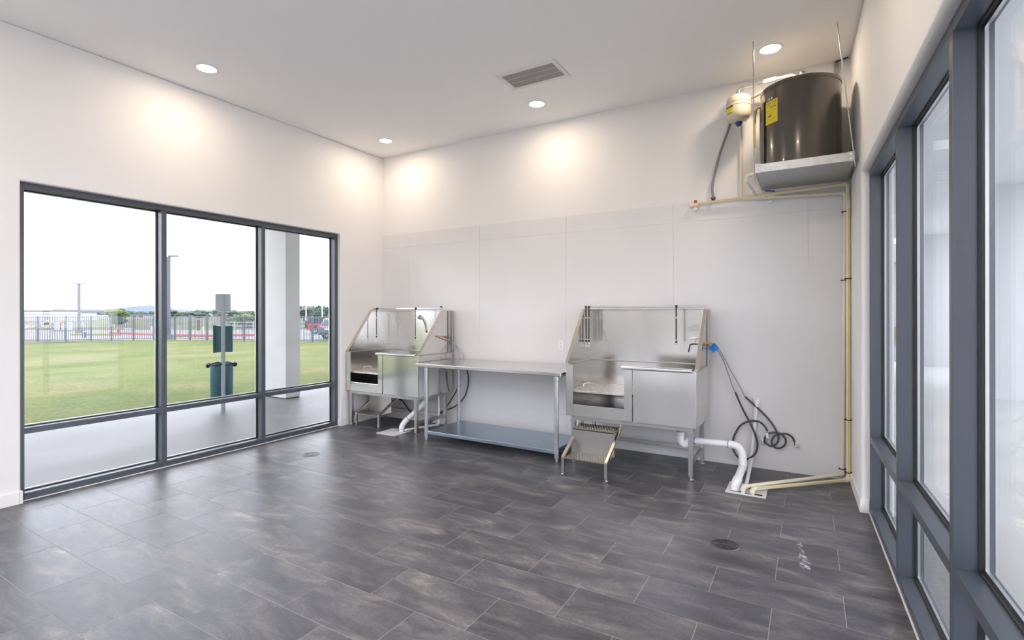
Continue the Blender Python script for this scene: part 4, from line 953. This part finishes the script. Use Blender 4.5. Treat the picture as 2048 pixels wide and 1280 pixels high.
# trees
def tree(px, d, w_, h_, m, label, trunk=.25, seed=0, grp='trees beyond the fence', z=GZ, leaves=420):
    p = far(px, d, z); t = thing('tree', label, 'tree', p, 0, grp); rn = random.Random(seed)
    MB().tube([(0, 0, 0), (.05 * w_, 0, h_ * .35), (0, .03 * w_, h_ * .7)], .05 * h_, 8, rs=[.05 * h_, .035 * h_, .012 * h_]).build('trunk', 'bark', t, smooth=60)
    cr = MB(); cl = []
    for i in range(7):
        a = rn.uniform(0, 6.28); q = rn.uniform(.1, .34) * w_
        cl.append((Vector((q * math.cos(a), q * math.sin(a), h_ * rn.uniform(trunk + .12, .80))), w_ * rn.uniform(.20, .30), h_ * rn.uniform(.14, .22)))
    for i, (c, a, b) in enumerate(cl): cr.blob(c, (a, a, b), 2, .16, seed * 10 + i)
    s = .035 * (w_ + h_)
    for i in range(leaves):
        c, a, b = rn.choice(cl); dv = Vector((rn.gauss(0, 1), rn.gauss(0, 1), rn.gauss(0, 1))).normalized()
        q = c + Vector((dv.x * a, dv.y * a, dv.z * b)) * rn.uniform(.95, 1.25)
        e1 = Vector((rn.gauss(0, 1), rn.gauss(0, 1), rn.gauss(0, 1))).normalized(); e2 = e1.orthogonal().normalized(); k = s * rn.uniform(.5, 1.1)
        cr.add([q - e1 * k, q - e2 * k * .5, q + e1 * k, q + e2 * k * .5], [(0, 1, 2, 3)])
    cr.build('crown', m, t)
tree(233, 84, 3.6, 3.0, 'leafy', 'loose yellow green bush behind the hydrant', .0, 1)
tree(495, 74, 5.4, 2.95, 'leafy', 'broad light green tree right of the pet waste sign', .05, 2)
tree(540, 80, 5.0, 2.6, 'leafd', 'green tree hidden mostly by the patio column', .05, 3)
tree(608, 130, 6.0, 3.9, 'leafd', 'dark tree left of the power poles', .15, 4)
tree(634, 112, 6.5, 4.0, 'leafb', 'bluish tree between the two power poles', .15, 5)
tree(651, 96, 4.0, 3.7, 'leafb', 'bluish tree beside the right power pole', .25, 6)
tree(676, 104, 5.0, 3.0, 'leafd', 'dark tree at the right edge of the window view', .1, 7)
rn = random.Random(11)
ordw = 'first second third fourth fifth sixth seventh eighth ninth tenth eleventh twelfth thirteenth fourteenth fifteenth sixteenth seventeenth eighteenth'.split()
for i, px in enumerate(range(128, 524, 22)):
    tree(px + rn.uniform(-3, 3), (232, 262, 292)[i % 3], rn.uniform(6.5, 9.0), rn.uniform(3.2, 4.8), ('leafb', 'leafd', 'leafb')[i % 3], ordw[i] + ' small far tree from the left along the horizon', .05, 20 + i, 'trees of the horizon tree line', leaves=120)
# hills
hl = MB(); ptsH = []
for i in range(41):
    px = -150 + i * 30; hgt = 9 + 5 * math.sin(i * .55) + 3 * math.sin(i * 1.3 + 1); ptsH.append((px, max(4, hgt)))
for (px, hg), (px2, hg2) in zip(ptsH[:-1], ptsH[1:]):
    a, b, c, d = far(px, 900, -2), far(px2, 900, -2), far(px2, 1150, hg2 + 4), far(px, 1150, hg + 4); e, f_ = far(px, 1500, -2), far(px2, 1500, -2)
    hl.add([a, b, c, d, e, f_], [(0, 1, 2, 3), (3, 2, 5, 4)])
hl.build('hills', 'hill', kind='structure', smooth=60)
# power poles
for px, d, h_, lb in ((612, 90, 4.6, 'wooden power pole left of the two beyond the cars'), (644.5, 90, 4.7, 'wooden power pole right of the two beyond the cars')):
    t = thing('power_pole', lb, 'power pole', far(px, d, GZ), YAW, 'power poles')
    MB().tube([(0, 0, 0), (0, 0, h_)], .12, 8, rs=[.14, .09]).build('pole', 'stuccog', t, smooth=60); MB().box(-.42, -.05, h_ - .18, .42, .05, h_ - .08).build('crossarm', 'stuccog', t)
# cars
def wheel(t, x, y, r, w_):
    wv = MB().lathe([(0, -w_ / 2), (r * .75, -w_ / 2), (r * .95, -w_ / 2), (r, -w_ * .35), (r, w_ * .35), (r * .95, w_ / 2), (r * .75, w_ / 2), (0, w_ / 2)], (x, y, r), 22, 'y').build('wheel', 'tyre', t, smooth=40)
    MB().lathe([(0, -w_ / 2 - .012), (r * .6, -w_ / 2 - .006), (r * .62, w_ / 2 + .006), (0, w_ / 2 + .012)], (x, y, r), 18, 'y').build('hub', 'chrome', wv, smooth=40)
# jeep: x = towards its front
t = thing('off_road_car', 'red off-road car with black soft top and spare wheel parked behind the fence', 'car', far(615, 49.5, GZ), YAW + math.radians(24))
Lc, Wc = 3.6, 1.6
MB().prism([(0, .45), (0, 1.0), (2.15, 1.0), (2.3, .98), (3.45, .92), (3.5, .5), (3.3, .42), (.2, .42)], 'y', -Wc / 2 + .1, Wc / 2 - .1).build('body', 'carred', t, bevel=.04)
MB().prism([(.02, 1.0), (.06, 1.60), (1.95, 1.62), (2.28, 1.0)], 'y', -Wc / 2 + .14, Wc / 2 - .14).build('soft_top', 'tyre', t, bevel=.05)
for s in (-1, 1):
    MB().box(.25, s * (Wc / 2 - .135), 1.08, .95, s * (Wc / 2 - .12), 1.48).box(1.1, s * (Wc / 2 - .135), 1.08, 1.85, s * (Wc / 2 - .12), 1.48).build('side_window', 'carglass', t)
    for x in (.62, 2.85):
        wheel(t, x, s * (Wc / 2 - .10), .38, .25); MB().prism([(x - .55, .60), (x - .40, .86), (x + .40, .86), (x + .55, .60), (x + .45, .60), (x + .33, .78), (x - .33, .78), (x - .45, .60)], 'y', s * (Wc / 2 - .12), s * (Wc / 2 + .08)).build('fender_flare', 'tyre', t)
sw = MB().lathe([(0, -.22), (.34, -.22), (.37, -.18), (.37, -.02), (0, -.02)], (0, 0, .95), 24, 'x').build('spare_wheel', 'tyre', t, smooth=40)
vs, fs = textmesh('5', .5); MB().add([(-.223, -v.x, .95 + v.y) for v in vs], fs).build('spare_cover_mark', 'white', sw)
MB().box(-.08, -.75, .40, .02, .75, .56).build('rear_bumper', 'tyre', t, bevel=.02)
for s in (-1, 1): MB().box(-.02, s * .68 - .06, .80, .0, s * .68 + .06, .98).build('tail_light', 'redpaint', t)
# grey suv, tail towards the viewer: x = towards its front
t = thing('sport_utility_car', 'dark grey car parked close behind the fence, tail towards the window', 'car', far(655, 38.6, GZ), YAW + math.radians(90 - 18))
Lc, Wc = 4.4, 1.85
MB().prism([(0, .45), (-.02, .95), (.12, 1.05), (4.2, .95), (4.4, .6), (4.3, .35), (.1, .33)], 'y', -Wc / 2, Wc / 2).build('body', 'cargrey', t, bevel=.08, seg=3)
MB().prism([(.12, 1.02), (.50, 1.56), (.8, 1.64), (2.4, 1.62), (3.2, 1.0)], 'y', -Wc / 2 + .12, Wc / 2 - .12).build('cabin', 'cargrey', t, bevel=.06, seg=3)
MB().add([(.13, -.70, 1.10), (.13, .70, 1.10), (.46, .60, 1.50), (.46, -.60, 1.50), (.16, -.70, 1.10), (.16, .70, 1.10), (.50, .60, 1.50), (.50, -.60, 1.50)], [(0, 1, 2, 3), (7, 6, 5, 4), (0, 4, 5, 1), (1, 5, 6, 2), (2, 6, 7, 3), (3, 7, 4, 0)]).build('rear_window', 'carglass', t)
for s in (-1, 1):
    MB().box(.75, s * (Wc / 2 - .13), 1.08, 2.5, s * (Wc / 2 - .10), 1.48).build('side_window', 'carglass', t)
    MB().box(-.03, s * .78 - .10, .84, .05, s * .78 + .10, 1.02).build('tail_light', 'redpaint', t)
    for x in (.85, 3.5): wheel(t, x, s * (Wc / 2 - .08), .35, .22)
MB().box(-.045, -.26, .74, -.02, .26, .90).build('licence_plate', 'white', t)
MB().box(-.06, -.85, .36, .0, .85, .52).build('bumper', 'tyre', t, bevel=.02)

# ================================================================== OUTSIDE: RIGHT (covered walkway)
MB().box(.78, -12, -.25, 12, 19.6, -.03).build('walkway_slab', 'walk', kind='structure')
MB().box(2.55, 12.0, -.03, 9, 12.35, 3.72).build('walkway_wall', 'stuccow', kind='structure')
MB().box(2.45, 18.4, -.03, 9, 18.75, 3.72).build('walkway_wall', 'stuccow', kind='structure')
MB().box(.56, -6, 3.72, 4.3, 18.8, 3.95).build('walkway_soffit', 'stuccow', kind='structure')
MB().box(XL - .2, -30, -.25, .78, YN - .2, -.03).build('rear_paving', 'asphalt', kind='structure')
MB().box(-22, -15, -.1, 14, -14, 4.6).build('added_rear_building', 'rearwall', kind='structure')  # unseen block added to cover low sky and dim the tub reflections
MB().box(12, -40, -.25, 60, 60, -.06).build('far_paving', 'road', kind='structure')
MB().box(-9.9, 19.6, -.25, 12, 20.6, -.06).build('grass_strip', 'grass', kind='structure')
MB().box(-9.9, 20.6, -.25, 12, 30, -.08).build('access_road', 'road', kind='structure')
MB().box(-9.9, 30, -.25, 60, 75, -.10).build('grass_verge', 'grass', kind='structure')
t = thing('building', 'white building with grey roof glimpsed through the far right window bay', 'building', (14, 70, -.1))
MB().box(-16, 0, 0, 18, 10, 7.2).build('walls', 'bldg', t); MB().box(-16.5, -.5, 7.2, 18.5, 10.5, 9.2).build('roof', 'stuccog', t)
